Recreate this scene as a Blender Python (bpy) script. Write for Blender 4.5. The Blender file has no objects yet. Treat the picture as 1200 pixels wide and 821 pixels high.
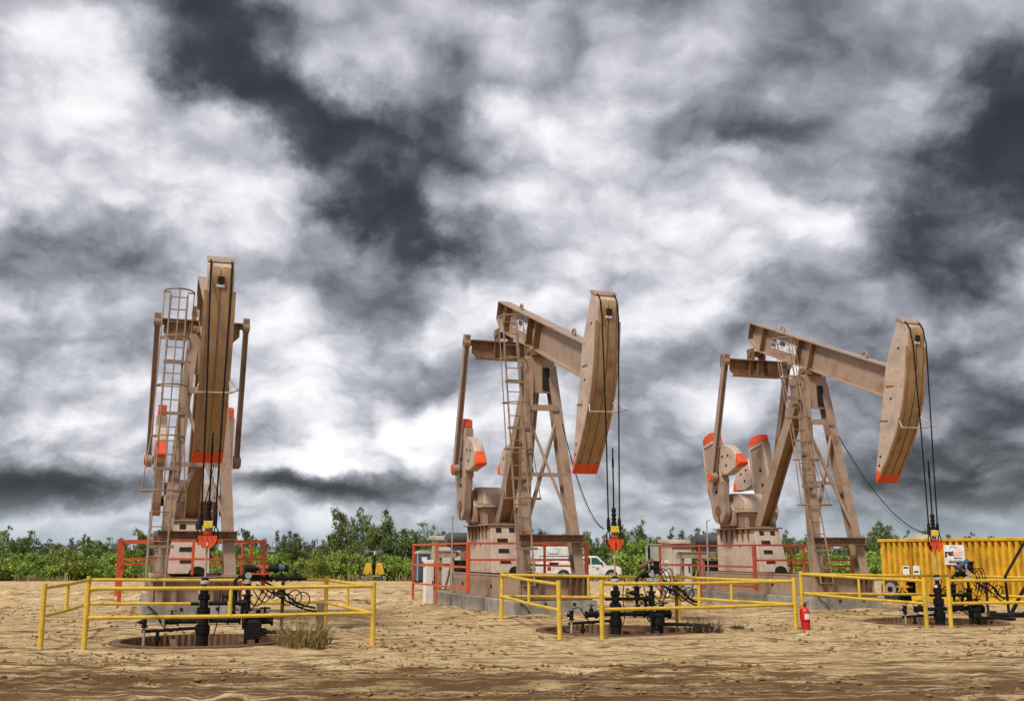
import bpy, bmesh, math, random
import numpy as np
from mathutils import Vector, Matrix
R = math.radians
SC = bpy.context.scene
COL = SC.collection
random.seed(7)
rng = np.random.RandomState(11)

# ------------------------------------------------------------------ camera
cam_d = bpy.data.cameras.new("camera")
cam = bpy.data.objects.new("camera", cam_d); COL.objects.link(cam)
cam.location = (0, 0, 1.6)
PITCH = R(10.855)
cam.rotation_euler = (R(90) + PITCH, 0, 0)
cam_d.sensor_width = 36; cam_d.lens = 36.94
cam_d.clip_start = 0.1; cam_d.clip_end = 20000
SC.camera = cam
SC.render.resolution_x = 1024; SC.render.resolution_y = 700
SC.view_settings.view_transform = 'Standard'
SC.view_settings.look = 'None'
SC.view_settings.exposure = 1.25
SC.view_settings.gamma = 1.0

# ------------------------------------------------------------------ light
SUN_EL, SUN_AZ = R(52), R(215)          # azimuth clockwise from +Y: sun behind the viewer, to the left
sun_d = bpy.data.lights.new("sun", 'SUN'); sun_d.energy = 1.5; sun_d.angle = R(10); sun_d.color = (1, .93, .82)
sun = bpy.data.objects.new("sun", sun_d); COL.objects.link(sun)
sv = Vector((math.sin(SUN_AZ)*math.cos(SUN_EL), math.cos(SUN_AZ)*math.cos(SUN_EL), math.sin(SUN_EL)))
sun.rotation_euler = (-sv).to_track_quat('-Z', 'Y').to_euler()

# ------------------------------------------------------------------ storm sky (world, laid out by compass direction)
W = bpy.data.worlds.new("World"); SC.world = W; W.use_nodes = True
wt = W.node_tree; wt.nodes.clear()
def wn(t, **k):
    n = wt.nodes.new(t)
    for a, b in k.items(): setattr(n, a, b)
    return n
def wl(a, b): wt.links.new(a, b)
def wmath(op, a, b=None, c=None, clamp=False):
    n = wn('ShaderNodeMath', operation=op, use_clamp=clamp)
    for i, v in enumerate((a, b, c)):
        if v is None: continue
        if isinstance(v, (int, float)): n.inputs[i].default_value = v
        else: wl(v, n.inputs[i])
    return n.outputs[0]
def wvec(op, a, b=None, s=None):
    n = wn('ShaderNodeVectorMath', operation=op)
    for i, v in enumerate((a, b)):
        if v is None: continue
        if isinstance(v, (tuple, list)): n.inputs[i].default_value = v
        else: wl(v, n.inputs[i])
    if s is not None: n.inputs['Scale'].default_value = s
    return n
def wnoise(vec, scale, detail=4, rough=.5, dist=0.0):
    n = wn('ShaderNodeTexNoise'); n.inputs['Scale'].default_value = scale; n.inputs['Detail'].default_value = detail
    n.inputs['Roughness'].default_value = rough; n.inputs['Distortion'].default_value = dist
    wl(vec, n.inputs['Vector']); return n
tc = wn('ShaderNodeTexCoord'); D = tc.outputs['Generated']
def direction(az, el):       # degrees; azimuth clockwise from +Y
    a, e = R(az), R(el); return (math.sin(a)*math.cos(e), math.cos(a)*math.cos(e), math.sin(e))
w1 = wvec('SUBTRACT', wnoise(D, 5.0, 3, .55).outputs['Color'], (.5, .5, .5))
w2 = wvec('SUBTRACT', wnoise(D, 17.0, 6, .62).outputs['Color'], (.5, .5, .5))
wd = wvec('ADD', wvec('SCALE', w1.outputs[0], s=.17).outputs[0], wvec('SCALE', w2.outputs[0], s=.085).outputs[0])
DW = wvec('ADD', D, wd.outputs[0]).outputs[0]
DS = wvec('MULTIPLY', wvec('ADD', D, wvec('SCALE', wd.outputs[0], s=.45).outputs[0]).outputs[0], (1, 1, 3.2)).outputs[0]
# cloud masses: (azimuth, elevation, radius in degrees, brightness)
CLOUDS = [
 (-24.9, 20.0, 5.1, 0.24),  (-19.8, 19.9, 5.1, 0.2),  (-25.9, 17.4, 5.1, 0.18),  (-21.3, 22.2, 4.2, 0.15),  (-17.4, 16.6, 5.1, 0.15),
 (1.0, 25.9, 3.3, 0.18),  (4.8, 18.2, 5.1, 0.22),  (9.6, 16.2, 5.6, 0.25),  (2.0, 22.8, 3.3, 0.12),  (-8.4, 8.0, 4.7, 0.17),
 (-10.6, 5.7, 2.8, 0.2),  (-7.0, 5.7, 2.8, 0.2),  (-12.8, 3.8, 1.9, 0.15),  (-12.1, 8.8, 4.2, 0.2),  (-16.0, 7.3, 5.1, 0.14),
 (-22.4, 8.8, 4.2, 0.18),  (-5.6, 4.8, 3.7, 0.25),  (0.9, 5.8, 4.2, 0.25),  (2.8, 8.5, 3.3, 0.12),  (-12.4, 5.6, 3.3, 0.2),
 (13.3, 16.0, 4.7, 0.15),  (5.9, 23.6, 2.8, 0.1),  (-14.1, 14.2, 3.3, 0.15),  (19.7, 25.4, 2.8, 0.1),  (26.3, 13.1, 3.3, 0.15),
 (-25.7, 10.2, 3.7, 0.12),  (-19.4, 27.1, 2.8, -0.35),  (-17.7, 26.3, 2.6, -0.35),  (-16.1, 25.2, 2.6, -0.4),  (-14.1, 24.3, 2.6, -0.4),
 (-12.4, 23.4, 2.3, -0.4),  (-11.0, 22.4, 2.3, -0.45),  (-9.5, 21.2, 2.6, -0.5),  (-8.3, 20.1, 2.3, -0.45),  (-6.8, 18.8, 2.6, -0.5),
 (-5.3, 17.8, 2.3, -0.4),  (-4.1, 16.6, 1.9, -0.3),  (-8.8, 23.0, 2.3, -0.25),  (-4.9, 22.7, 2.8, -0.3),  (-3.0, 21.9, 2.3, -0.15),
 (-13.0, 20.5, 1.9, -0.15),  (-24.0, 24.7, 6.1, -0.15),  (-26.1, 24.0, 3.7, -0.12),  (27.0, 21.3, 3.3, -0.7),  (26.0, 19.0, 3.7, -0.55),
 (23.4, 16.9, 3.7, -0.5),  (25.1, 17.5, 2.8, -0.3),  (21.3, 17.1, 2.3, -0.2),  (22.0, 14.4, 2.8, -0.35),  (26.1, 15.3, 2.3, -0.3),
 (-6.7, 14.0, 2.8, -0.25),  (-8.0, 11.2, 3.3, -0.15),  (-22.8, 13.9, 4.7, -0.3),  (-18.1, 13.5, 3.7, -0.2),  (-26.0, 14.4, 2.8, -0.15),
 (-22.1, 10.5, 3.3, -0.1),  (24.4, 9.5, 4.2, -0.25),  (18.3, 9.5, 4.2, -0.15),  (24.1, 5.3, 5.6, -0.25),  (25.0, 2.3, 4.7, -0.25),
 (20.0, 3.7, 3.7, -0.1),  (17.6, 27.3, 3.7, -0.2),  (12.3, 26.2, 3.7, -0.15),  (21.9, 25.1, 2.3, -0.1)
]
FLAT = [
 (11.7, 21.8, 3.5, -0.55),  (14.7, 21.2, 2.8, -0.4),  (-23.6, 3.5, 4.2, -0.8),  (-26.6, 3.5, 4.2, -0.7),  (-20.4, 3.3, 2.8, -0.5),
 (-11.4, 3.0, 3.3, -0.6),  (-8.2, 2.8, 3.5, -0.75),  (-5.8, 3.1, 2.8, -0.5),  (-13.2, 3.3, 2.1, -0.35),  (-23.5, 2.0, 7.4, 0.35),
 (-15.7, 2.0, 5.6, 0.2),  (-9.1, 1.9, 4.7, 0.2),  (22.8, 3.6, 4.2, -0.3)
]
acc = None
for lst, vec, st in ((CLOUDS, DW, 1.0), (FLAT, DS, 3.2)):
    for az, el, r, a in lst:
        d = direction(az, el)
        dist = wvec('DISTANCE', vec, (d[0], d[1], d[2]*st)).outputs['Value']
        mr = wn('ShaderNodeMapRange', interpolation_type='SMOOTHSTEP')
        mr.inputs['From Min'].default_value = 0; mr.inputs['From Max'].default_value = R(r)*1.55
        mr.inputs['To Min'].default_value = a; mr.inputs['To Max'].default_value = 0
        wl(dist, mr.inputs['Value'])
        acc = mr.outputs[0] if acc is None else wmath('ADD', acc, mr.outputs[0])
# cloud layer seen in perspective: direction projected on a high plane, so that billows flatten towards the horizon
sxyz = wn('ShaderNodeSeparateXYZ'); wl(wvec('ADD', D, wvec('SCALE', wd.outputs[0], s=.30).outputs[0]).outputs[0], sxyz.inputs[0])
zz_ = wmath('ADD', wmath('MAXIMUM', sxyz.outputs[2], -.02), .45)
cb_ = wn('ShaderNodeCombineXYZ'); wl(wmath('DIVIDE', sxyz.outputs[0], zz_), cb_.inputs[0]); wl(wmath('DIVIDE', sxyz.outputs[1], zz_), cb_.inputs[1])
P = cb_.outputs[0]
P2 = wvec('ADD', P, (.035, .075, .02)).outputs[0]; P3 = wvec('ADD', P, (.013, .030, .01)).outputs[0]
fa = wnoise(P, 2.7, 11, .56, .12).outputs['Fac']; fb = wnoise(P2, 2.7, 11, .56, .12).outputs['Fac']
fine = wnoise(P, 9.0, 8, .58, .15).outputs['Fac']; fine2 = wnoise(P3, 9.0, 8, .58, .15).outputs['Fac']
soft = wmath('DIVIDE', acc, wmath('ADD', wmath('MULTIPLY', wmath('ABSOLUTE', acc), .70), 1.0))
def billow(vec): return wmath('ABSOLUTE', wmath('SUBTRACT', wnoise(vec, 3.9, 6, .48).outputs['Fac'], .5))
bl = billow(P); bl2 = billow(P2)
v = wmath('ADD', wmath('MULTIPLY_ADD', soft, .90, .63), wmath('MULTIPLY', wmath('SUBTRACT', fa, .5), .55))
v = wmath('ADD', v, wmath('MULTIPLY', wmath('SUBTRACT', fa, fb), .60))
v = wmath('ADD', v, wmath('MULTIPLY', wmath('SUBTRACT', bl, .085), 1.25))
v = wmath('ADD', v, wmath('MULTIPLY', wmath('SUBTRACT', bl, bl2), .80))
v = wmath('ADD', v, wmath('MULTIPLY', wmath('SUBTRACT', fine, .5), .20))
v = wmath('ADD', v, wmath('MULTIPLY', wmath('SUBTRACT', fine, fine2), .26))
v = wmath('SMOOTH_MAX', wmath('SMOOTH_MIN', v, 1.0, .12), .03, .30)
rp = wn('ShaderNodeValToRGB'); wl(v, rp.inputs[0])
el = rp.color_ramp.elements
el[0].position = .0; el[0].color = (.018, .0185, .021, 1)
el[1].position = 1; el[1].color = (.80, .79, .80, 1)
for p_, c_ in ((.15, (.042, .043, .049)), (.33, (.116, .121, .139)), (.52, (.25, .254, .287)), (.70, (.44, .442, .485)), (.86, (.655, .65, .68))):
    e = el.new(p_); e.color = (*c_, 1)
# slate blue air low over the horizon, all the way round
sx = wn('ShaderNodeSeparateXYZ'); wl(D, sx.inputs[0])
low = wn('ShaderNodeMapRange', interpolation_type='SMOOTHSTEP'); wl(sx.outputs[2], low.inputs['Value'])
low.inputs['From Min'].default_value = .0; low.inputs['From Max'].default_value = .06
low.inputs['To Min'].default_value = .72; low.inputs['To Max'].default_value = 0
mx = wn('ShaderNodeMix', data_type='RGBA'); wl(low.outputs[0], mx.inputs['Factor'])
wl(rp.outputs[0], mx.inputs['A']); mx.inputs['B'].default_value = (.33, .395, .45, 1)
sky = wn('ShaderNodeTexSky', sky_type='NISHITA', sun_disc=False, sun_elevation=SUN_EL, sun_rotation=SUN_AZ)
bg1 = wn('ShaderNodeBackground'); wl(sky.outputs[0], bg1.inputs[0]); bg1.inputs[1].default_value = .08
bg2 = wn('ShaderNodeBackground'); wl(mx.outputs['Result'], bg2.inputs[0]); bg2.inputs[1].default_value = .545
ms = wn('ShaderNodeMixShader'); ms.inputs[0].default_value = .975
wl(bg1.outputs[0], ms.inputs[1]); wl(bg2.outputs[0], ms.inputs[2])
wo = wn('ShaderNodeOutputWorld'); wl(ms.outputs[0], wo.inputs[0])

# ------------------------------------------------------------------ materials
def newmat(name):
    m = bpy.data.materials.new(name); m.use_nodes = True
    t = m.node_tree; b = t.nodes['Principled BSDF']; return m, t, b
def nn(t, ty, **k):
    n = t.nodes.new(ty)
    for a, b in k.items(): setattr(n, a, b)
    return n
def coord(t, scale=(1, 1, 1), space='Object'):
    tcn = nn(t, 'ShaderNodeTexCoord'); oi = nn(t, 'ShaderNodeObjectInfo')
    ad = nn(t, 'ShaderNodeVectorMath', operation='MULTIPLY_ADD')
    cmb = nn(t, 'ShaderNodeCombineXYZ')
    for i in range(3): t.links.new(oi.outputs['Random'], cmb.inputs[i])
    t.links.new(cmb.outputs[0], ad.inputs[0]); ad.inputs[1].default_value = (13.1, 17.7, 9.3)
    t.links.new(tcn.outputs[space], ad.inputs[2])
    mp = nn(t, 'ShaderNodeMapping'); mp.inputs['Scale'].default_value = scale
    t.links.new(ad.outputs[0], mp.inputs[0]); return mp.outputs[0]
def noise(t, vec, scale, detail=5, rough=.55):
    n = nn(t, 'ShaderNodeTexNoise'); n.inputs['Scale'].default_value = scale; n.inputs['Detail'].default_value = detail
    n.inputs['Roughness'].default_value = rough; t.links.new(vec, n.inputs['Vector']); return n.outputs['Fac']
def ramp(t, fac, stops):
    r = nn(t, 'ShaderNodeValToRGB'); t.links.new(fac, r.inputs[0]); e = r.color_ramp.elements
    e[0].position = stops[0][0]; e[0].color = (*stops[0][1], 1); e[1].position = stops[-1][0]; e[1].color = (*stops[-1][1], 1)
    for p, c in stops[1:-1]:
        q = e.new(p); q.color = (*c, 1)
    return r.outputs[0]
def mixc(t, fac, a, b, blend='MIX'):
    m = nn(t, 'ShaderNodeMix', data_type='RGBA', blend_type=blend)
    for s, v in (('Factor', fac), ('A', a), ('B', b)):
        if isinstance(v, (int, float)): m.inputs[s].default_value = v
        elif isinstance(v, tuple): m.inputs[s].default_value = (*v, 1)
        else: t.links.new(v, m.inputs[s])
    return m.outputs['Result']
def g(*c): return (c, c, c) if isinstance(c, float) else c
def bump(t, b, h, strength, dist=.02):
    n = nn(t, 'ShaderNodeBump'); n.inputs['Strength'].default_value = strength; n.inputs['Distance'].default_value = dist
    t.links.new(h, n.inputs['Height']); t.links.new(n.outputs[0], b.inputs['Normal'])
K0, K1 = (0., 0., 0.), (1., 1., 1.)
def painted(name, base, rust=.3, rustcol=(.16, .062, .02), rough=.5, streak=True, dirt=(.2, .13, .075), metal=0., spec=.45):
    """weathered paint: mottled coat, vertical rust streaks, dust"""
    m, t, b = newmat(name)
    c = coord(t); cs = coord(t, (3.6, 3.6, 1.15))
    n1 = noise(t, c, 1.7, 6, .6); n2 = noise(t, cs, 1.6, 6, .62); n3 = noise(t, c, 21, 4, .6)
    lo = tuple(x*.66 for x in base); hi = tuple(min(.9, x*1.3) for x in base)
    col = ramp(t, n1, [(.3, lo), (.5, base), (.7, hi)])
    col = mixc(t, ramp(t, n3, [(.45, K0), (.72, (.35, .35, .35))]), col, dirt)
    th = .78 - rust*.5
    r = ramp(t, n2 if streak else n1, [(th-.14, K0), (th+.07, (.9, .9, .9))])
    rc = ramp(t, n3, [(.3, tuple(x*.5 for x in rustcol)), (.65, tuple(x*1.9 for x in rustcol))])
    col = mixc(t, r, col, rc)
    cd_ = coord(t, (17, 17, .55)); n4 = noise(t, cd_, 1.0, 4, .55)
    col = mixc(t, ramp(t, n4, [(.66-rust*.10, K0), (.74-rust*.06, (.6, .6, .6))]) if streak else 0., col, tuple(x*.8 for x in rustcol))
    t.links.new(col, b.inputs['Base Color'])
    rr = ramp(t, n3, [(.3, (rough-.08,)*3), (.7, (rough+.2,)*3)]); t.links.new(rr, b.inputs['Roughness'])
    b.inputs['Metallic'].default_value = metal
    bump(t, b, n3, .14, .01)
    b.inputs['Specular IOR Level'].default_value = spec
    return m
TAN = (.36, .245, .165)
M = {}
M['tan'] = painted('tan_paint', (.385, .282, .212), .26, rough=.38, streak=False)
M['tan_clean'] = painted('tan_paint_clean', (.55, .43, .35), .18, rough=.40, streak=False)
M['tan_rusty'] = painted('tan_paint_rusty', (.26, .165, .095), .50, (.14, .058, .016))
M['rustface'] = painted('ochre_rusty_paint', (.42, .265, .13), .30, (.15, .065, .018), streak=False)
M['ladder'] = painted('ladder_tan_silhouette', (.27, .185, .125), .2)  # tan paint darkened: silhouette against the sky put into the ladder's colour
M['orange'] = painted('orange_paint', (.80, .085, .018), .10, (.25, .03, .01), .5)
M['red'] = painted('red_paint', (.46, .065, .035), .25, (.2, .04, .02), .55, False)
M['railorange'] = painted('orange_red_rail_paint', (.66, .10, .03), .2, (.2, .05, .02), .5, False)
M['yellow'] = painted('yellow_rail_paint', (.74, .50, .045), .24, (.17, .07, .015), .45, False)
M['tankyellow'] = painted('yellow_tank_paint', (.68, .40, .022), .22, (.22, .09, .012), .5)
M['black'] = painted('black_steel', (.008, .008, .009), .12, (.04, .022, .012), .6, dirt=(.03, .022, .016), spec=.2)
M['cable'] = painted('dark_wire_rope', (.008, .008, .009), .1, (.02, .015, .01), .7, dirt=(.02, .015, .01), spec=.15)
M['galv'] = painted('galvanised_steel', (.42, .42, .41), .15, (.2, .12, .06), .4)
M['rod'] = painted('pale_polished_rod', (.50, .42, .28), .2, (.2, .1, .03), .3)
M['rustmetal'] = painted('rusty_steel', (.15, .088, .048), .4, (.10, .045, .018), .75)
M['white'] = painted('white_paint', (.78, .77, .74), .08, (.3, .2, .1), .4)
M['beige'] = painted('beige_enclosure', (.46, .40, .32), .12, (.2, .12, .07), .5)
M['darkgrey'] = painted('dark_grey_paint', (.075, .08, .085), .12, (.1, .07, .05), .5)
M['greypaint'] = painted('grey_green_paint', (.33, .36, .33), .12, (.2, .15, .1), .5)
M['blue'] = painted('blue_plastic', (.03, .075, .16), .05, (.05, .05, .05), .4)
M['bluemotor'] = painted('bright_blue_paint', (.03, .095, .19), .2, (.05, .05, .05), .4)
M['extred'] = painted('extinguisher_red', (.62, .012, .015), .03, (.2, .02, .02), .25)
M['labelyellow'] = painted('yellow_load_cell_paint', (.75, .6, .05), .12, (.2, .1, .02), .5)
def flat(name, c, rough=.5, metal=0., spec=.5):
    m, t, b = newmat(name); v = coord(t); n = noise(t, v, 9, 4)
    col = ramp(t, n, [(.3, tuple(x*.8 for x in c)), (.7, tuple(min(1, x*1.15) for x in c))])
    t.links.new(col, b.inputs['Base Color']); b.inputs['Roughness'].default_value = rough; b.inputs['Metallic'].default_value = metal
    return m
M['void'] = flat('dark_opening', (.012, .011, .010), .9)  # near-black fill for holes, vents and gaps; their shade is in the colour
M['plate'] = flat('white_plate', (.80, .79, .82), .4)
M['ink_blue'] = flat('dark_blue_print', (.025, .022, .12), .5)
M['ink_black'] = flat('black_print', (.015, .015, .015), .5)
M['ink_orange'] = flat('orange_print', (.85, .42, .14), .5)
M['ink_red'] = flat('red_print', (.5, .03, .04), .5)
M['tyre'] = flat('tyre_rubber', (.025, .024, .023), .85)
M['rim'] = flat('wheel_rim', (.45, .44, .42), .35, .6)
M['glass'] = flat('dark_window_glass', (.02, .035, .04), .06)
M['teal'] = flat('tinted_window_glass', (.03, .10, .10), .06)
M['chrome'] = flat('chrome', (.6, .6, .6), .2, 1.)
M['lamp_red'] = flat('red_lens', (.5, .01, .02), .2)
M['wood'] = painted('grey_timber', (.20, .16, .12), .2, (.1, .06, .03), .85)
def concrete_mat():
    m, t, b = newmat('concrete'); c = coord(t); cs = coord(t, (3, 3, .5))
    n = noise(t, c, 2.2, 7, .65); n2 = noise(t, cs, 2, 5); n3 = noise(t, c, 40, 3)
    col = ramp(t, n, [(.28, (.17, .155, .13)), (.5, (.31, .295, .26)), (.72, (.42, .405, .365))])
    col = mixc(t, ramp(t, n2, [(.52, K0), (.7, (.7, .7, .7))]), col, (.17, .14, .10))
    t.links.new(col, b.inputs['Base Color']); b.inputs['Roughness'].default_value = .9; bump(t, b, n3, .3, .01); return m
M['concrete'] = concrete_mat()
def soil_mat():
    m, t, b = newmat('sandy_soil')
    tcn = nn(t, 'ShaderNodeTexCoord')
    def mp(s, rz=0):
        q = nn(t, 'ShaderNodeMapping'); q.inputs['Scale'].default_value = s; q.inputs['Rotation'].default_value = (0, 0, rz)
        t.links.new(tcn.outputs['Object'], q.inputs[0]); return q.outputs[0]
    big = noise(t, mp((.16, .30, 1)), 1.0, 5, .6)
    st = noise(t, mp((.26, 2.9, 1), R(2)), 1.0, 8, .64)
    st2 = noise(t, mp((1.1, 9.5, 1), R(-2)), 1.0, 7, .66)
    med = noise(t, mp((3.0, 5.0, 2)), 1.0, 8, .70)
    fin = noise(t, mp((17, 30, 17)), 1.0, 5, .72)
    col = ramp(t, med, [(.27, (.25, .14, .06)), (.375, (.52, .34, .165)), (.48, (.76, .53, .265)), (.62, (.90, .70, .42))])
    col = mixc(t, ramp(t, big, [(.45, K0), (.62, (.55, .55, .55))]), col, (.82, .62, .38))
    # damp wheel lane crossing in front of the wells
    sx_ = nn(t, 'ShaderNodeSeparateXYZ'); t.links.new(tcn.outputs['Object'], sx_.inputs[0])
    wob = nn(t, 'ShaderNodeMath', operation='MULTIPLY_ADD'); t.links.new(big, wob.inputs[0]); wob.inputs[1].default_value = 5.0; t.links.new(sx_.outputs[1], wob.inputs[2])
    lm = nn(t, 'ShaderNodeMapRange', interpolation_type='SMOOTHSTEP'); t.links.new(wob.outputs[0], lm.inputs[0])
    lm.inputs['From Min'].default_value = 14.5; lm.inputs['From Max'].default_value = 19.5; lm.inputs['To Min'].default_value = .10; lm.inputs['To Max'].default_value = .0
    def thr(n_, lo, hi, mx_):
        a_ = nn(t, 'ShaderNodeMath', operation='ADD'); t.links.new(n_, a_.inputs[0]); t.links.new(lm.outputs[0], a_.inputs[1])
        return ramp(t, a_.outputs[0], [(lo, K0), (hi, (mx_,)*3)])
    col = mixc(t, thr(st, .53, .64, .66), col, (.26, .145, .058))
    col = mixc(t, thr(st2, .52, .60, .86), col, (.13, .066, .025))
    col = mixc(t, ramp(t, fin, [(.36, (.9, .9, .9)), (.45, K0)]), col, (.13, .07, .03))
    # paler, greyer sand of the raised pads
    t.links.new(col, b.inputs['Base Color']); b.inputs['Roughness'].default_value = .95
    b.inputs['Specular IOR Level'].default_value = .15
    hs = nn(t, 'ShaderNodeMath', operation='ADD'); t.links.new(med, hs.inputs[0]); t.links.new(fin, hs.inputs[1])
    bump(t, b, hs.outputs[0], 1.0, .07)
    return m
M['soil'] = soil_mat()
M['clod'] = flat('brown_clod', (.22, .13, .062), .95)
def leaf_mat(name, dark, light, hue=.02):
    m, t, b = newmat(name); c = coord(t); n = noise(t, c, 1.1, 3); n2 = noise(t, c, 9, 3)
    a = nn(t, 'ShaderNodeMath', operation='MULTIPLY_ADD'); t.links.new(n2, a.inputs[0]); a.inputs[1].default_value = .5; t.links.new(n, a.inputs[2])
    col = ramp(t, a.outputs[0], [(.56, dark), (.94, light)])
    oi = nn(t, 'ShaderNodeObjectInfo')
    hs = nn(t, 'ShaderNodeHueSaturation'); t.links.new(col, hs.inputs['Color'])
    mh = nn(t, 'ShaderNodeMapRange'); t.links.new(oi.outputs['Random'], mh.inputs[0]); mh.inputs['To Min'].default_value = .5-hue; mh.inputs['To Max'].default_value = .5+hue*.5; t.links.new(mh.outputs[0], hs.inputs['Hue'])
    mm = nn(t, 'ShaderNodeMapRange'); t.links.new(oi.outputs['Random'], mm.inputs[0]); mm.inputs['To Min'].default_value = .8; mm.inputs['To Max'].default_value = 1.5
    t.links.new(mm.outputs[0], hs.inputs['Value'])
    t.links.new(hs.outputs[0], b.inputs['Base Color']); b.inputs['Roughness'].default_value = .6
    return m
M['leaf_dark'] = leaf_mat('dark_green_leaves', (.026, .042, .012), (.155, .21, .045))
M['leaf_bright'] = leaf_mat('bright_green_leaves', (.06, .105, .016), (.28, .38, .055))
M['bark'] = painted('bark', (.075, .06, .045), .2, (.04, .03, .02), .9)
M['drygrass'] = leaf_mat('dry_grass_blades', (.24, .165, .06), (.64, .49, .20), 0.)
M['deadbush'] = leaf_mat('dead_twigs', (.025, .018, .012), (.12, .085, .05), 0.)

# ------------------------------------------------------------------ mesh helpers
def smooth_curve(p, m):
    q = [p[0]]+list(p)+[p[-1]]; out = []
    for i in range(len(p)-1):
        p0, p1, p2, p3 = [np.array(x, float) for x in q[i:i+4]]
        for t in np.linspace(0, 1, m, endpoint=False):
            out.append(tuple(.5*(2*p1+(p2-p0)*t+(2*p0-5*p1+4*p2-p3)*t*t+(3*p1-p0-3*p2+p3)*t**3)))
    return out+[tuple(p[-1])]
class MB:
    def __init__(s): s.v = []; s.f = []
    def add(s, vs, fs):
        o = len(s.v); s.v += [tuple(x) for x in vs]; s.f += [tuple(i+o for i in f) for f in fs]; return s
    def box(s, a, b):
        x0, y0, z0 = a; x1, y1, z1 = b
        vs = [(x0,y0,z0),(x1,y0,z0),(x1,y1,z0),(x0,y1,z0),(x0,y0,z1),(x1,y0,z1),(x1,y1,z1),(x0,y1,z1)]
        return s.add(vs, [(0,3,2,1),(4,5,6,7),(0,1,5,4),(1,2,6,5),(2,3,7,6),(3,0,4,7)])
    def cbox(s, c, d): return s.box([c[i]-d[i]/2 for i in range(3)], [c[i]+d[i]/2 for i in range(3)])
    def hexa(s, bot, top):   # 4 bottom pts ccw, 4 top
        return s.add(list(bot)+list(top), [(0,3,2,1),(4,5,6,7),(0,1,5,4),(1,2,6,5),(2,3,7,6),(3,0,4,7)])
    def beam(s, p, q, w, h, up=(0,0,1), off=(0,0)):
        """rectangular bar from p to q; w across, h along 'up'"""
        p, q = Vector(p), Vector(q); d = (q-p).normalized(); u = Vector(up)
        sd = d.cross(u).normalized(); u = sd.cross(d).normalized()
        o = sd*off[0]+u*off[1]
        c = [(-w/2,-h/2),(w/2,-h/2),(w/2,h/2),(-w/2,h/2)]
        return s.add([p+o+sd*a+u*b for a, b in c]+[q+o+sd*a+u*b for a, b in c],
                     [(0,1,2,3),(7,6,5,4),(4,5,1,0),(5,6,2,1),(6,7,3,2),(7,4,0,3)])
    def hbeam(s, p, q, w, h, up, tf=.02, tw=.016):
        """H section: flanges (width w) at +-h/2 along 'up'"""
        s.beam(p, q, w, tf, up, (0, h/2-tf/2)); s.beam(p, q, w, tf, up, (0, -h/2+tf/2)); s.beam(p, q, tw, h-2*tf, up); return s
    def tube(s, pts, r, n=8, closed=False, cap=True):
        pts = [Vector(p) for p in pts]; m = len(pts); o = len(s.v); rs = r if isinstance(r, (list, tuple)) else [r]*m
        prev = None
        for i, p in enumerate(pts):
            a = pts[i-1] if (i > 0 or closed) else p; b = pts[(i+1) % m] if (i < m-1 or closed) else p
            d = (b-a).normalized()
            if prev is None:
                x = d.cross(Vector((0, 0, 1)));
                if x.length < .05: x = d.cross(Vector((1, 0, 0)))
                x.normalize()
            else:
                x = prev-d*prev.dot(d); x.normalize()
            prev = x; y = d.cross(x)
            for k in range(n):
                an = 2*math.pi*k/n; s.v.append(tuple(p+(x*math.cos(an)+y*math.sin(an))*rs[i]))
        for i in range(m if closed else m-1):
            j = (i+1) % m
            for k in range(n):
                k2 = (k+1) % n; s.f.append((o+i*n+k, o+i*n+k2, o+j*n+k2, o+j*n+k))
        if cap and not closed:
            s.f.append(tuple(o+k for k in range(n))[::-1]); s.f.append(tuple(o+(m-1)*n+k for k in range(n)))
        return s
    def cyl(s, p, q, r, n=14, r2=None): return s.tube([p, q], [r, r if r2 is None else r2], n)
    def lathe(s, prof, c=(0,0,0), n=18):
        """profile of (r, z) about a vertical axis at c"""
        return s.tube([(c[0], c[1], c[2]+z) for r, z in prof], [max(r, 1e-4) for r, z in prof], n)
    def prism(s, poly, a, b, axis='y'):
        """polygon in the plane normal to axis; x,z for y / x,y for z / y,z for x"""
        f = {'y': lambda u, w, t: (u, t, w), 'z': lambda u, w, t: (u, w, t), 'x': lambda u, w, t: (t, u, w)}[axis]
        n = len(poly); o = len(s.v)
        s.v += [f(u, w, a) for u, w in poly]+[f(u, w, b) for u, w in poly]
        s.f.append(tuple(range(o, o+n))); s.f.append(tuple(range(o+2*n-1, o+n-1, -1)))
        for i in range(n):
            j = (i+1) % n; s.f.append((o+i, o+n+i, o+n+j, o+j))
        return s
    def torus(s, c, r, t, axis='z', n=20, m=6):
        pts = []
        for k in range(n):
            a = 2*math.pi*k/n; u, w = r*math.cos(a), r*math.sin(a)
            pts.append({'z': (c[0]+u, c[1]+w, c[2]), 'y': (c[0]+u, c[1], c[2]+w), 'x': (c[0], c[1]+u, c[2]+w)}[axis])
        return s.tube(pts, t, m, closed=True)
    def mesh(s, name, bevel=0., smooth=True, ang=35):
        me = bpy.data.meshes.new(name); me.from_pydata(s.v, [], s.f)
        bm = bmesh.new(); bm.from_mesh(me)
        bmesh.ops.recalc_face_normals(bm, faces=bm.faces)
        if bevel > 0:
            ed = [e for e in bm.edges if len(e.link_faces) == 2 and e.calc_face_angle(0) > R(30)]
            bmesh.ops.bevel(bm, geom=ed, offset=bevel, segments=1, affect='EDGES', clamp_overlap=True)
        bm.to_mesh(me); bm.free()
        if smooth:
            for p in me.polygons: p.use_smooth = True
            me.set_sharp_from_angle(angle=R(ang))
        return me
    def build(s, name, mat, parent=None, bevel=0., **k):
        return obj(name, s.mesh(name, bevel, **k), mat, parent)
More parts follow.
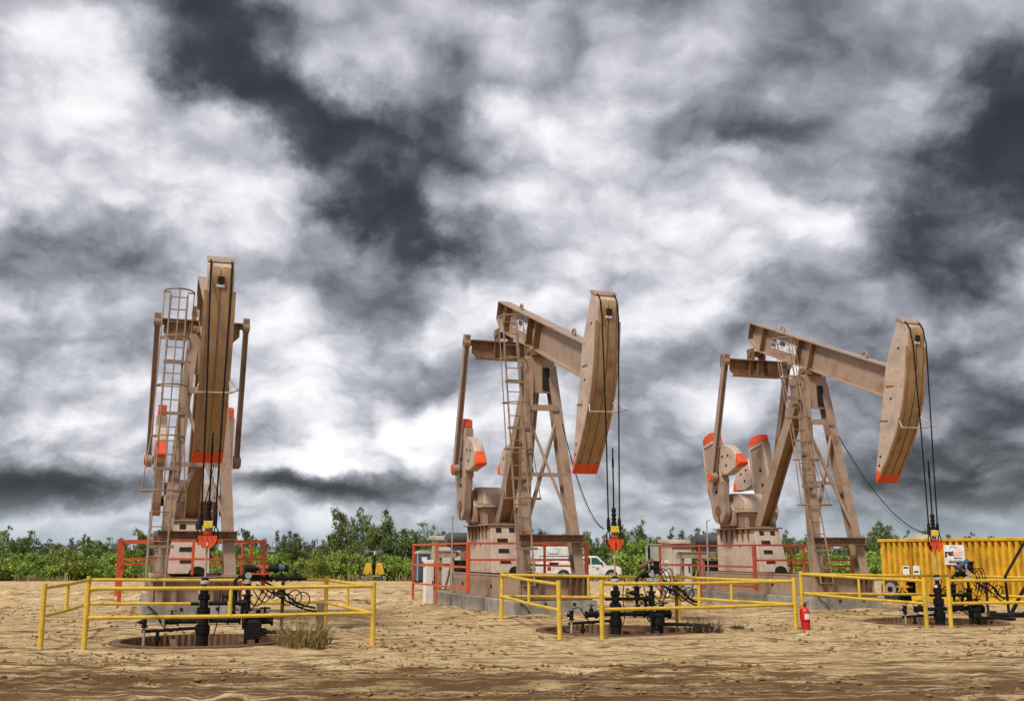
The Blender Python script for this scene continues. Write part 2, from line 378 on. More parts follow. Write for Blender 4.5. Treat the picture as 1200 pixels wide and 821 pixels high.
def obj(name, me, mat, parent=None):
    if mat is not None and not me.materials: me.materials.append(M[mat] if isinstance(mat, str) else mat)
    o = bpy.data.objects.new(name, me); COL.objects.link(o)
    if parent is not None: o.parent = parent
    return o
def tag(o, label=None, cat=None, group=None, kind=None):
    for k_, v_ in (('label', label), ('category', cat), ('group', group), ('kind', kind)):
        if v_: o[k_] = v_
    return o
def thing(name, label, cat, loc=(0, 0, 0), rz=0, group=None):
    o = bpy.data.objects.new(name, None); o.empty_display_size = .2; COL.objects.link(o)
    o.location = loc; o.rotation_euler = (0, 0, rz); return tag(o, label, cat, group)
def copy_tree(o, parent=None):
    c = o.copy(); COL.objects.link(c); c.parent = parent
    for ch in [x for x in KIDS.get(o.name, [])]: copy_tree(ch, c)
    return c
KIDS = {}
def index_kids():
    KIDS.clear()
    for o in bpy.data.objects:
        if o.parent: KIDS.setdefault(o.parent.name, []).append(o)
def text_mesh(txt, size, bold=0., extrude=.002, align='CENTER', sx=1.):
    cu = bpy.data.curves.new('lettering', 'FONT'); cu.body = txt; cu.size = size; cu.extrude = extrude; cu.offset = bold; cu.align_x = align; cu.align_y = 'CENTER'
    cu.resolution_u = 2
    t = bpy.data.objects.new('lettering', cu); COL.objects.link(t)
    dg = bpy.context.evaluated_depsgraph_get(); me = bpy.data.meshes.new_from_object(t.evaluated_get(dg))
    bpy.data.objects.remove(t); bpy.data.curves.remove(cu); me.name = 'lettering'
    if sx != 1.: me.transform(Matrix.Diagonal((sx, 1, 1, 1)))
    return me

# ------------------------------------------------------------------ site layout
YAW = R(19.17)
FW = Vector((math.sin(YAW), -math.cos(YAW))); LF = Vector((math.cos(YAW), math.sin(YAW)))
ROT = math.atan2(FW.y, FW.x)
WELLS = {'left': (-5.375, 18.831, .11), 'middle': (2.042, 21.321, .08), 'right': (9.456, 23.921, .05)}
def site(p, x, y):
    w = WELLS[p]; q = Vector(w[:2])+FW*x+LF*y; return q.x, q.y
# ------------------------------------------------------------------ ground
TAB = np.random.RandomState(3).rand(256, 256)
def vn(x, y, sd=0):
    x = np.asarray(x, float)+sd*17.3; y = np.asarray(y, float)+sd*31.7
    xi = np.floor(x).astype(int); yi = np.floor(y).astype(int); fx = x-xi; fy = y-yi
    fx = fx*fx*(3-2*fx); fy = fy*fy*(3-2*fy)
    a = TAB[xi % 256, yi % 256]; b = TAB[(xi+1) % 256, yi % 256]; c = TAB[xi % 256, (yi+1) % 256]; d = TAB[(xi+1) % 256, (yi+1) % 256]
    return (a*(1-fx)+b*fx)*(1-fy)+(c*(1-fx)+d*fx)*fy-.5
def ground_smooth(x, y):
    x = np.asarray(x, float); y = np.asarray(y, float)
    h = .08-.0122*np.clip(y-25, 0, 80)
    for w in WELLS.values():
        dx, dy = x-w[0], y-w[1]; u = dx*FW.x+dy*FW.y; q = dx*LF.x+dy*LF.y
        ex = np.maximum(np.maximum(-10.2-u, u+3.2), 0); ey = np.maximum(np.abs(q)-1.05, 0)
        d = np.sqrt(ex*ex+ey*ey); h = h+.15*np.exp(-(d/1.1)**2)
    return h
def ground_height(x, y):
    h = ground_smooth(x, y); x = np.asarray(x, float); y = np.asarray(y, float)
    calm = np.ones_like(h)
    for w in WELLS.values():                       # open cellars
        d = np.hypot(x-w[0], y-w[1]); calm = calm*np.clip((d-1.2)/1.2, .15, 1)
    yr = y+.03*x+.3*vn(x*.08, y*.1, 5)
    r = .06*vn(x*.10, yr*1.1, 1)+.040*vn(x*.16, yr*3.6, 2)+.030*vn(x*.5, yr*6.5, 3)
    for yc, am in ((11.2, .05), (12.7, .045), (14.1, .05), (34, .1), (38, .12), (46, .14)):  # wheel tracks
        wv = yc+.25*vn(x*.06, x*0+yc, 7)
        am = am*1.35; r = r-am*np.exp(-((yr-wv)/.16)**2)+am*.8*np.exp(-((yr-wv-.36)/.16)**2)*(1+vn(x*2.2, y, 9))
    c = .035*vn(x*3.1, y*3.1, 4)+.045*vn(x*7.3, y*7.3, 6)
    tuf = np.clip(vn(x*.5, y*.8, 8)*3, 0, 1)
    pit = np.zeros_like(h)
    for w in WELLS.values():
        d = np.hypot(x-(w[0]-.15*FW.x), y-(w[1]-.15*FW.y)); pit = np.maximum(pit, np.clip((1.50-d)/.10, 0, 1))
    return h+calm*(r+c*(.5+tuf))-.42*pit
def make_ground():
    ys = np.concatenate([[-400, -60, -12, 0, 3], np.geomspace(5.2, 115, 640), [130, 160, 220, 400, 900, 2500, 7000]])
    ss = np.concatenate([[-60, -12, -3, -1.5], np.linspace(-1, 1, 560), [1.5, 3, 12, 60]])
    wd = 7+.62*np.clip(ys, 0, 200)
    X = ss[None, :]*wd[:, None]; Y = np.repeat(ys[:, None], len(ss), 1)
    Z = ground_height(X, Y); nearm = (Y > 4.9) & (Y < 116) & (np.abs(ss)[None, :] <= 1.0)
    Z = np.where(nearm, Z, ground_smooth(X, Y)-.03)
    ny, nx = X.shape
    me = bpy.data.meshes.new('ground')
    idx = np.arange(ny*nx).reshape(ny, nx)
    F = np.stack([idx[:-1, :-1], idx[:-1, 1:], idx[1:, 1:], idx[1:, :-1]], -1).reshape(-1, 4)
    me.vertices.add(ny*nx); me.vertices.foreach_set('co', np.stack([X, Y, Z], -1).reshape(-1).astype(np.float32))
    me.loops.add(F.size); me.loops.foreach_set('vertex_index', F.reshape(-1).astype(np.int32))
    me.polygons.add(len(F)); me.polygons.foreach_set('loop_start', (np.arange(len(F))*4).astype(np.int32)); me.polygons.foreach_set('loop_total', np.full(len(F), 4, np.int32))
    me.update(); me.validate(); me.shade_smooth()
    tag(obj('ground', me, 'soil'), 'bare sandy ground churned by wheel tracks', None, None, 'structure')
make_ground()
def gz(x, y): return float(ground_height(np.array([x]), np.array([y]))[0])

def make_clods():
    n = 30000; V = []; F = []
    yy = 8.5+ (rng.rand(n)**1.7)*30; xx = (rng.rand(n)-.5)*2*(2+.56*yy)
    keep = (vn(xx*.45, yy*.9, 12)+vn(xx*2, yy*3, 13)*.6) > .12
    xx, yy = xx[keep], yy[keep]; zz = ground_height(xx, yy); sz = .008+.042*rng.rand(len(xx))**4
    oct_f = [(0,2,4),(2,1,4),(1,3,4),(3,0,4),(2,0,5),(1,2,5),(3,1,5),(0,3,5)]
    base = np.array([(1,0,0),(-1,0,0),(0,1,0),(0,-1,0),(0,0,.7),(0,0,-.7)])
    for x, y, z, s in zip(xx, yy, zz, sz):
        o = len(V); j = base*(.7+.6*rng.rand(6, 1))*s; a = rng.rand()*6.28; c_, s_ = math.cos(a), math.sin(a)
        for p in j: V.append((x+p[0]*c_-p[1]*s_, y+p[0]*s_+p[1]*c_, z+p[2]+s*.3))
        F += [tuple(i+o for i in f) for f in oct_f]
    me = bpy.data.meshes.new('soil_clods'); me.from_pydata(V, [], F)
    tag(obj('soil_clods', me, 'clod'), 'loose clods and pebbles scattered over the churned sand', 'clods', None, 'stuff')
make_clods()

# ------------------------------------------------------------------ pump jack
QX, QZ, BA = -4.3, 6.44, R(-21.2)      # pivot under the walking beam and its tilt
def bw(u, y, w):
    """beam frame -> pump frame"""
    return (QX+u*math.cos(BA)-w*math.sin(BA), y, QZ+u*math.sin(BA)+w*math.cos(BA))
def bprism(mb, poly, a, b): 
    return mb.prism([(bw(u, 0, w)[0], bw(u, 0, w)[2]) for u, w in poly], a, b)
def make_pump():
    root = thing('pump_jack', 'x', 'pump jack')
    B = lambda mb, n, m='tan', p=root, bev=.006: mb.build(n, m, p, bev)
    # --- skid
    sk = MB()
    for y in (-.84, .84):
        sk.box((-8.75, y-.06, .99-.03), (-3.3, y+.06, .995)); sk.box((-8.75, y-.06, .456), (-3.3, y+.06, .485)); sk.box((-8.74, y-.045, .485), (-3.31, y+.045, .965))
    sk.box((-3.36, -.78, .47), (-3.33, .78, .975)); sk.box((-8.72, -.78, .47), (-8.69, .78, .975))
    skid = B(sk, 'skid')
    st = [-.62, -.36, .36, .52, .68]
    for y in st: B(MB().box((-3.33, y-.012, .49), (-3.22, y+.012, .96)), 'stiffener', 'tan_rusty', skid, 0)
    fl = MB().box((-3.33, -.9, .965), (-3.2, .9, .998)).box((-3.33, -.9, .458), (-3.2, .9, .49)); B(fl, 'end_flange', 'tan_rusty', skid)
    B(MB().box((-8.68, -.775, .90), (-3.37, .775, .93)), 'deck_plate', 'tan_rusty', skid, 0)
    for x in (-5.2, -7.6): B(MB().cyl((x, -.9, .72), (x, -.885, .72), .05, 10), 'lifting_hole', 'void', skid, 0)
    # --- pedestal
    pb = [(-6.40, -.457), (-6.40, .457), (-8.75, .457), (-8.75, -.457)]; pt_ = [(-6.76, -.40), (-6.76, .40), (-8.84, .40), (-8.84, -.40)]
    ped = B(MB().hexa([(x, y, .998) for x, y in pb], [(x, y, 2.2) for x, y in pt_]), 'pedestal', 'tan_clean', root, .012)
    B(MB().box((-8.92, -.5, 2.203), (-6.70, .5, 2.245)), 'top_plate', 'tan', ped)
    def pfx(z): return -6.40-.36*(z-1)/1.2
    def opening(y, z, w, h):
        xx = pfx(z)
        return MB().hexa([(pfx(z-h/2)-.02, y-w/2, z-h/2), (pfx(z-h/2)+.004, y-w/2, z-h/2), (pfx(z-h/2)+.004, y+w/2, z-h/2), (pfx(z-h/2)-.02, y+w/2, z-h/2)],
                         [(pfx(z+h/2)-.02, y-w/2, z+h/2), (pfx(z+h/2)+.004, y-w/2, z+h/2), (pfx(z+h/2)+.004, y+w/2, z+h/2), (pfx(z+h/2)-.02, y+w/2, z+h/2)])
    for y, z, w, h in ((-.19, 2.08, .15, .12), (.17, 2.08, .15, .12), (-.11, 1.82, .29, .10), (-.10, 1.555, .29, .105), (-.08, 1.29, .29, .105)):
        B(opening(y, z, w, h), 'opening', 'void', ped, 0)
        B(MB().box((pfx(z)-.01, y-w/2-.012, z-h/2-.018), (pfx(z)+.022, y+w/2+.012, z-h/2-.002)), 'opening_lip', 'tan', ped, 0)
    arch = [(.18+.2*math.cos(a), 1.0+.17*math.sin(a)) for a in np.linspace(0, math.pi, 9)]
    B(MB().prism(arch, pfx(1.1)-.05, pfx(1.0)+.012, 'x'), 'belt_arch', 'void', ped, 0)
    for k in range(6):
        for sgn in (-1, 1):
            x = -8.55+.30*k
            B(MB().hexa([(x-.016, sgn*.425, 1.85), (x+.016, sgn*.425, 1.85), (x+.016, sgn*.43, 1.85), (x-.016, sgn*.43, 1.85)],
                        [(x-.03, sgn*.39, 2.2), (x+.03, sgn*.39, 2.2), (x+.03, sgn*.49, 2.2), (x-.03, sgn*.49, 2.2)]), 'gusset', 'tan_rusty', ped, 0)
    for x in (-8.0, -7.5): B(MB().cyl((x, -.455, 1.74), (x, -.40, 1.74), .035, 8), 'side_hole', 'void', ped, 0)
    # --- gearbox
    gb = MB().hexa([(-7.12, -.42, 2.245), (-7.12, .42, 2.245), (-8.55, .42, 2.245), (-8.55, -.42, 2.245)], [(-6.98, -.52, 2.67), (-6.98, .52, 2.67), (-8.7, .52, 2.67), (-8.7, -.52, 2.67)])
    gear = B(gb, 'gearbox', 'tan', root, .02)
    B(MB().box((-8.76, -.58, 2.673), (-6.92, .58, 2.745)), 'flange', 'tan_clean', gear)
    pr = [(-8.62, 2.747), (-8.62, 2.86), (-8.25, 3.12), (-7.85, 3.24), (-7.35, 3.22), (-7.02, 3.0), (-7.0, 2.747)]
    B(MB().prism(pr, -.50, .50), 'cover', 'tan_clean', gear, .02)
    for sgn in (-1, 1):
        b = sgn*.50; c = sgn*.64
        B(MB().prism([(-8.2, 2.3), (-8.27, 2.73), (-7.85, 3.17), (-7.43, 2.73), (-7.5, 2.3)], min(b, c), max(b, c)), 'shaft_housing', 'tan', gear, .015)
        B(MB().cyl((-7.85, sgn*.6, 2.73), (-7.85, sgn*.75, 2.73), .13, 16), 'crankshaft', 'rustmetal', gear, 0)
        for x in (-8.45, -7.05): B(MB().box((x-.05, sgn*.44-.05, 2.25), (x+.05, sgn*.44+.05, 2.67)), 'rib', 'tan', gear, .005)
    for k in range(7):
        for sgn in (-1, 1): B(MB().cyl((-8.6+.26*k, sgn*.55, 2.745), (-8.6+.26*k, sgn*.55, 2.79), .025, 6), 'bolt', 'tan_rusty', gear, 0)
    # --- samson post
    for sgn in (-1, 1):
        lg = MB().hbeam((-3.50, sgn*.685, .998), (-4.24, sgn*.29, 5.98), .235, .26, (1, 0, .15), .03, .03)
        B(lg, 'samson_leg', 'tan', root, 0)
        B(MB().box((-3.68, sgn*.685-.17, .998), (-3.30, sgn*.685+.17, 1.03)), 'leg_foot', 'tan', root, 0)
    rl = MB().hbeam((-6.98, 0, 2.26), (-4.62, 0, 6.02), .32, .34, (0, 1, 0), .028, .03)
    rlo = B(rl, 'rear_leg', 'tan', root, 0)
    B(MB().beam((-6.98+.03, 0, 2.262), (-4.62+.03, 0, 6.022), .27, .012, (1, 0, .6)), 'web_lining', 'rustface', rlo, 0)
    B(MB().box((-7.2, -.22, 2.246), (-6.74, .22, 2.285)), 'rear_leg_foot', 'tan_rusty', root, 0)
    ap = MB().hexa([(-4.08, -.40, 5.30), (-4.08, .40, 5.30), (-4.14, .40, 5.30), (-4.14, -.40, 5.30)], [(-4.10, -.36, 6.2), (-4.10, .36, 6.2), (-4.16, .36, 6.2), (-4.16, -.36, 6.2)])
    ap.box((-4.78, -.36, 5.98), (-4.105, .36, 6.2)); ap.hexa([(-4.95, -.2, 5.5), (-4.15, -.34, 5.5), (-4.15, .34, 5.5), (-4.95, .2, 5.5)], [(-4.78, -.33, 5.97), (-4.18, -.33, 5.97), (-4.18, .33, 5.97), (-4.78, .33, 5.97)])
    apex = B(ap, 'apex_block', 'tan')
    B(MB().box((-4.10, .04, 5.36), (-4.066, .22, 5.92)), 'opening', 'void', apex, 0)
    sb = MB().box((-4.6, -.24, 6.203), (-4.0, .24, 6.27)).cyl((-4.3, -.3, 6.31), (-4.3, .3, 6.31), .11, 14).box((-4.5, -.17, 6.27), (-4.1, .17, 6.40))
    B(sb, 'saddle_bearing', 'tan_rusty')
    def legp(z, sgn, dx=0): k = (z-.998)/4.982; return (-3.50-.74*k+dx, sgn*(.685-.395*k), z)
    B(MB().box((-3.46, -.80, 1.74), (-3.30, .80, 1.76)).box((-3.46, -.80, 1.9), (-3.30, .80, 1.92)).box((-3.45, -.79, 1.76), (-3.43, .79, 1.9)), 'cross_beam', 'tan_rusty', root, 0)
    B(MB().beam(legp(4.92, -1, .16), legp(4.92, 1, .16), .05, .14), 'cross_beam', 'tan', root, 0)
    B(MB().beam(legp(3.31, -1, .1), legp(3.31, 1, .1), .07, .09), 'cross_beam', 'tan', root, 0)
    B(MB().beam(legp(4.7, -1, .10), legp(1.95, 1, .10), .07, .07), 'brace', 'tan', root, 0)
    B(MB().beam(legp(4.7, 1, .03), legp(1.95, -1, .03), .07, .07), 'brace', 'tan', root, 0)
    # --- ladder with cage
    def ld(z, side, off=0.): 
        k = z-.79; return (-2.93-.2575*k+off, -.785+.0245*k+side, z)
    lad = B(MB().tube([ld(.79, -.18), ld(7.17, -.18)], .022, 6), 'ladder', 'ladder', root, 0)
    B(MB().tube([ld(.79, .18), ld(7.17, .18)], .022, 6), 'ladder_rail', 'ladder', lad, 0)
    for k in range(22):
        z = .80+.3*k; B(MB().cyl(ld(z, -.18), ld(z, .18), .013, 6), 'rung', 'ladder', lad, 0)
    for z, rr in ((7.22, .33), (6.1, .33), (5.0, .33), (3.88, .34), (2.72, .44)):
        pts = [Vector(ld(z, 0))+Vector((rr*1.25*math.sin(a)-.03, -rr*math.cos(a), 0)) for a in np.linspace(0, math.pi, 11)]
        pts = [Vector(ld(z, -.18))]+pts+[Vector(ld(z, .18))]
        B(MB().tube(pts, .018, 6), 'cage_hoop', 'ladder', lad, 0)
    for a in (R(15), R(90), R(165)):
        pts = [Vector(ld(z, 0))+Vector((rr*1.25*math.sin(a)-.03, -rr*math.cos(a), 0)) for z, rr in ((2.72, .44), (3.88, .34), (5.0, .33), (6.1, .33), (7.22, .33))]
        B(MB().tube(pts, .014, 6), 'cage_bar', 'ladder', lad, 0)
    for z in (1.6, 3.2, 4.4, 5.55):
        B(MB().beam(ld(z, -.2), legp(z, -1, .12), .05, .06).beam(ld(z, -.22), ld(z, .3), .05, .06), 'ladder_bracket', 'ladder', lad, 0)
    B(MB().beam(ld(6.1, .18), (-4.3, -.30, 6.1), .04, .04), 'ladder_bracket', 'tan', lad, 0)
    # --- walking beam
    wb = MB()
    bprism(wb, [(-3.05, .69), (3.36, .69), (3.36, .72), (-3.05, .72)], -.17, .17)
    bprism(wb, [(-2.45, -.03), (3.45, -.03), (3.45, 0), (-2.45, 0)], -.17, .17)
    bprism(wb, [(-3.05, .22), (-2.45, -.03), (-2.45, 0), (-3.02, .245)], -.17, .17)
    bprism(wb, [(-3.03, .245), (-2.44, 0), (3.4, 0), (3.35, .69), (-3.03, .69)], -.012, .012)
    beam = wb.build('walking_beam', 'tan', root, 0)
    for u in (-3.03, -2.3, -.47, .12, 1.9):
        for sgn in (-1, 1):
            if u == 1.9: continue
            w0 = .245 if u < -3 else .004
            q = MB(); bprism(q, [(u-.012, w0), (u+.012, w0), (u+.012, .686), (u-.012, .686)], min(sgn*.014, sgn*.168), max(sgn*.014, sgn*.168)); B(q, 'stiffener', 'tan_rusty', beam, 0)
    for u in (-1.55, 2.2):
        c = bw(u, 0, .78); q = MB().torus(c, .085, .028, 'y', 14, 6); B(q, 'lifting_eye', 'tan', beam, 0)
    for sgn in (-1, 1):
        q = MB(); bprism(q, [(-1.95, .19), (-.72, .21), (-.72, .47), (-1.95, .48)], min(sgn*.014, sgn*.022), max(sgn*.014, sgn*.022)); npo = B(q, 'name_plate', 'plate', beam, 0)
    # lettering of the near name plate, flat print
    def plate_text(txt, u, w, size, mat, bold=.0, sx=1.):
        me = text_mesh(txt, size, bold, .001, 'LEFT', sx)
        o = obj('lettering', me, mat, root)
        ex = Vector((math.cos(BA), 0, math.sin(BA))); ez = Vector((-math.sin(BA), 0, math.cos(BA))); ey = Vector((0, -1, 0))
        mt = Matrix((( ex.x, ez.x, ey.x, 0), (ex.y, ez.y, ey.y, 0), (ex.z, ez.z, ey.z, 0), (0, 0, 0, 1)))
        o.matrix_local = Matrix.Translation(bw(u, -.0235, w)) @ mt
    plate_text('S', -1.93, .335, .29, 'ink_blue', .022, 1.4)
    plate_text('SSi', -1.56, .385, .15, 'ink_blue', .012, 1.6)
    plate_text('LIFT', -1.56, .265, .085, 'ink_red', 0, 1.5)
    plate_text('UNITS', -1.18, .265, .085, 'ink_blue', 0, 1.4)
    # tail bearing and equalizer
    q = MB().box((-7.04, -.22, 7.075), (-6.74, -.15, 7.42)).box((-7.04, .15, 7.075), (-6.74, .22, 7.42)).cyl((-6.89, -.26, 7.27), (-6.89, .26, 7.27), .09, 12)
    B(q, 'tail_bearing', 'tan_rusty', root, 0)
    eqp = [(-.90, 7.07), (.90, 7.07), (.90, 6.74), (.76, 6.6), (-.76, 6.6), (-.90, 6.74)]
    eq = MB().prism(eqp, -6.91, -6.87, 'x').box((-7.04, -.95, 7.04), (-6.74, .95, 7.072)).box((-7.03, -.76, 6.59), (-6.75, .76, 6.615))
    eq.cyl((-6.89, -1.14, 7.0), (-6.89, -.88, 7.0), .075, 12).cyl((-6.89, .88, 7.0), (-6.89, 1.14, 7.0), .075, 12)
    eqo = B(eq, 'equalizer', 'tan_rusty', root, 0)
    for y in (-.3, -.04, .3): B(MB().box((-7.02, y-.012, 6.62), (-6.76, y+.012, 7.035)), 'stiffener', 'tan_rusty', eqo, 0)
    # --- cranks, counterweights, pitmans
    for sgn in (-1, 1):
        y0, y1 = (sgn*.70, sgn*.90); ya, yb = min(y0, y1), max(y0, y1)
        root_arc = [(.37*math.sin(a), .37*math.cos(a)) for a in np.linspace(R(100), R(260), 9)]   # (side, along)
        poly = [(-.38, 2.27), (.05, 2.34), (.42, 2.27), (.48, .62), (.37, .3)]+root_arc+[(-.37, .3), (-.47, .62)]
        poly = [(p[0], p[1]) for p in poly]
        crk = MB().prism([(u, w) for u, w in [(-.37, 2.06), (.425, 2.06), (.48, .62), (.37, .3)]+root_arc+[(-.37, .3), (-.47, .62)]], ya, yb).build('crank', 'tan', root, .012)
        crk.location = (-7.85, 0, 2.73)
        tip = MB().prism([(-.37, 2.063), (-.37, 2.25), (-.2, 2.32), (.1, 2.35), (.42, 2.27), (.425, 2.063)], ya, yb).build('crank_tip', 'orange', crk, .012)
        side = -1 if sgn < 0 else 1
        # raised rim leaving a recessed web on both faces
        for yy in ((ya-.03, ya+.0), (yb, yb+.03)):
            rim = MB().prism([(-.37, 2.05), (-.30, 2.05), (-.38, .75), (-.455, .75)], *yy).prism([(.42, 2.05), (.35, 2.05), (.39, .75), (.465, .75)], *yy).prism([(-.30, 2.05), (.35, 2.05), (.35, 1.97), (-.30, 1.97)], *yy)
            B(rim, 'crank_rim', 'tan_clean', crk, 0)
        for al in (.55, .8, 1.25): B(MB().cyl((0.05, ya-.012, al), (0.05, yb+.012, al), .055, 10), 'wrist_hole', 'void', crk, 0)
        B(MB().cyl((0, sgn*.88, 0), (0, sgn*.915, 0), .15, 16), 'hub', 'rustmetal', crk, 0)
        B(MB().cyl((0, sgn*.9, 0), (0, sgn*.918, 0), .085, 16), 'shaft_end', 'tan_rusty', crk, 0)
        B(MB().box((-.012, sgn*.91-.01, -.36), (.012, sgn*.91+.003 if sgn > 0 else sgn*.91+.01, -.15)), 'split_line', 'void', crk, 0)
        d = 1 if sgn < 0 else -1        # weight leads on one crank, trails on the other
        wp = [(.47, 1.70), (.80, 1.79), (1.36, 1.60), (1.62, 1.42)]
        wt_ = [(1.62, 1.42), (1.86, 1.20), (1.98, 1.06), (1.90, .98), (1.50, .94)]
        wa, wb_ = (ya-.035, yb+.035)
        full = [(.47, 1.74), (.72, 1.79), (1.0, 1.765), (1.27, 1.67), (1.50, 1.53), (1.70, 1.36), (1.60, .955), (.95, .87), (.47, .93)]
        SQ = lambda u: (.47+(u-.47)*.76)*d
        cw = MB().prism([(SQ(u), w) for u, w in full], wa, wb_).build('counterweight', 'tan_clean', crk, .03)
        MB().prism([(SQ(u), w) for u, w in [(1.703, 1.357), (1.86, 1.18), (1.96, 1.03), (1.90, .985), (1.603, .955)]], wa, wb_).build('counterweight_tip', 'orange', crk, .02)
        for u, w in ((.75, 1.45), (1.15, 1.4), (.95, 1.15)): B(MB().cyl((SQ(u), wa-.006, w), (SQ(u), wb_+.006, w), .045, 8), 'bolt_hole', 'void', crk, 0)
        # pitman
        pm = MB(); a = Vector((-7.84, sgn*1.05, 3.71)); b = Vector((-6.89, sgn*1.05, 7.0)); dv = (b-a).normalized()
        pm.hbeam(a+dv*.1, b+dv*.02, .17, .13, (0, 1, 0), .022, .05)
        pm.cyl((b.x, b.y-.08, b.z), (b.x, b.y+.08, b.z), .13, 14).beam(b, b+dv*.22, .2, .15, (0, 1, 0))
        pm.cyl((a.x, a.y-.08, a.z), (a.x, a.y+.08, a.z), .165, 16)
        pit = B(pm, 'pitman_arm', 'tan', root, 0)
        B(MB().cyl((a.x, a.y+sgn*.08, a.z), (a.x, a.y+sgn*.105, a.z), .12, 16), 'wrist_pin_cap', 'orange', pit, 0)
        B(MB().cyl((a.x, sgn*.9, a.z), (a.x, sgn*.96, a.z), .10, 12), 'wrist_pin', 'rustmetal', pit, 0)
        B(MB().tube([(b.x-.05, b.y, b.z+.22), (b.x-.2, b.y, b.z+.22), (b.x-.27, b.y, b.z+.02), (b.x-.22, b.y, b.z-.25), (b.x-.12, b.y, b.z-.3)], .014, 5), 'grease_hose', 'cable', pit, 0)
    # --- horse head
    rear = [(3.45, 1.85), (3.38, 1.28), (3.335, .75), (3.36, .45), (3.44, 0), (3.50, -.6), (3.60, -1.33), (3.66, -1.76)]
    front = [(3.89, -1.76), (3.95, -1.55), (4.03, -1.28), (4.09, -1.0), (4.145, -.72), (4.175, -.4), (4.185, -.1), (4.18, .25), (4.12, .65), (4.04, 1.02), (3.96, 1.33), (3.90, 1.6), (3.80, 1.75), (3.66, 1.83)]
    front = smooth_curve(front, 4)
    hd = MB(); bprism(hd, rear+front, -.24, .24); head = hd.build('horse_head', 'tan_clean', root, .006)
    tp = MB(); bprism(tp, [(3.662, -1.764), (3.74, -2.045), (3.80, -2.03), (3.888, -1.764)], -.24, .24); tp.build('painted_tip', 'orange', head, .004)
    def strip(u_off, w_lo, w_hi, ya, yb, th, name, mat):
        pts = [p for p in [(3.80, -2.0)]+front if w_lo-1e-6 <= p[1] <= w_hi]
        if len(pts) < 2: return
        q = MB(); nrm = []
        for p in pts: nrm.append(((p[0]/math.hypot(*p)), p[1]/math.hypot(*p)))
        out = [(p[0]+n[0]*th, p[1]+n[1]*th) for p, n in zip(pts, nrm)]; inn = [(p[0]-n[0]*.02, p[1]-n[1]*.02) for p, n in zip(pts, nrm)]
        for i in range(len(pts)-1):
            bprism(q, [inn[i], out[i], out[i+1], inn[i+1]], ya, yb)
        B(q, name, mat, head, 0)
    strip(0, -1.77, 1.76, -.165, -.018, .035, 'face_plate', 'rustface')
    strip(0, -1.77, 1.76, .018, .165, .035, 'face_plate', 'rustface')
    strip(0, -1.77, 1.40, -.285, -.222, .030, 'edge_rail', 'rustface')
    strip(0, -1.77, 1.40, .222, .285, .030, 'edge_rail', 'rustface')
    strip(0, -2.03, -1.75, -.285, .285, .034, 'painted_lip', 'orange')
    cp = MB(); bprism(cp, [(3.40, 1.84), (3.42, 1.91), (3.62, 1.905), (3.70, 1.835)], -.255, .255); B(cp, 'cap', 'tan', head, .006)
    wdw = MB(); bprism(wdw, [(3.92, 1.46), (3.965, 1.46), (3.93, 1.585), (3.89, 1.59)], -.06, .06); o_ = B(wdw, 'opening', 'void', head, 0); o_.location = (.035, 0, .0)
    lp = MB(); bprism(lp, [(3.93, 1.41), (4.0, 1.41), (3.99, 1.455), (3.93, 1.455)], -.07, .07); B(lp, 'opening_lip', 'plate', head, 0)
    for u, w in ((3.66, 1.22), (3.72, .02), (3.74, -1.62), (3.72, -1.4)): 
        c = bw(u, 0, w); B(MB().cyl((c[0], -.243, c[2]), (c[0], -.236, c[2]), .035, 8), 'bolt_hole', 'void', head, 0)
    for w in (.30, -.55):
        c = bw(3.62, 0, w); B(MB().beam((c[0]-.14, -.245, c[2]+.01), (c[0]+.14, -.245, c[2]-.01), .012, .03), 'weld_tab', 'tan_rusty', head, 0)
    gpts = [bw(4.06, -.24, -.30), bw(4.36, -.31, -.52), bw(4.38, .30, -.50), bw(4.12, .26, -.27)]
    B(MB().tube(gpts, .02, 6).tube([gpts[2], (gpts[2][0]+.22, .42, gpts[2][2]+.02), gpts[3]], .018, 6), 'cable_guide', 'tan_clean', head, 0)
    # --- bridle, carrier bar, polished rod
    for sgn in (-1, 1):
        arc = [bw(3.62, sgn*.19, 1.87), bw(3.75, sgn*.19, 1.83), bw(3.87, sgn*.19, 1.74), bw(3.955, sgn*.19, 1.58), (.005, sgn*.188, bw(3.98, 0, 1.45)[2]-.05), (.012, sgn*.145, 4.2), (.0, sgn*.12, 2.0)]
        cb = B(MB().tube(arc, .016, 6), 'bridle_cable', 'cable', root, 0)
        B(MB().cyl((0, sgn*.12, 1.95), (0, sgn*.12, 2.14), .035, 10).cyl((0, sgn*.12, 2.14), (0, sgn*.12, 2.2), .035, 10, .02), 'cable_socket', 'black', cb, 0)
        loop = [(0.02, sgn*(.125+dy), z) for dy, z in ((0, 1.97), (.05, 1.86), (.055, 1.72), (.02, 1.62), (-.03, 1.66), (-.03, 1.8), (0, 1.95))]
        B(MB().tube(loop, .012, 5), 'cable_loop', 'cable', cb, 0)
    cbm = MB()
    for dx in (-.075, .055): cbm.box((dx, -.16, 1.70), (dx+.02, .16, 1.76))
    for sgn in (-1, 1):
        for x_ in (-.075, .055):
            cbm.prism([(sgn*.02, 1.57), (sgn*.05, 1.55), (sgn*.085, 1.58), (sgn*.16, 1.70), (sgn*.16, 1.76), (sgn*.12, 1.76), (sgn*.08, 1.67), (sgn*.055, 1.76), (sgn*.02, 1.76)], x_+.021, x_+.033, 'x')
    cbm.box((-.08, -.16, 1.762), (.08, .16, 1.775))
    car = B(cbm, 'carrier_bar', 'orange', root, 0)
    B(MB().cyl((0, 0, 1.776), (0, 0, 1.90), .05, 12).cyl((0, 0, 1.80), (0, 0, 1.83), .075, 6), 'rod_clamp', 'red', car, 0)
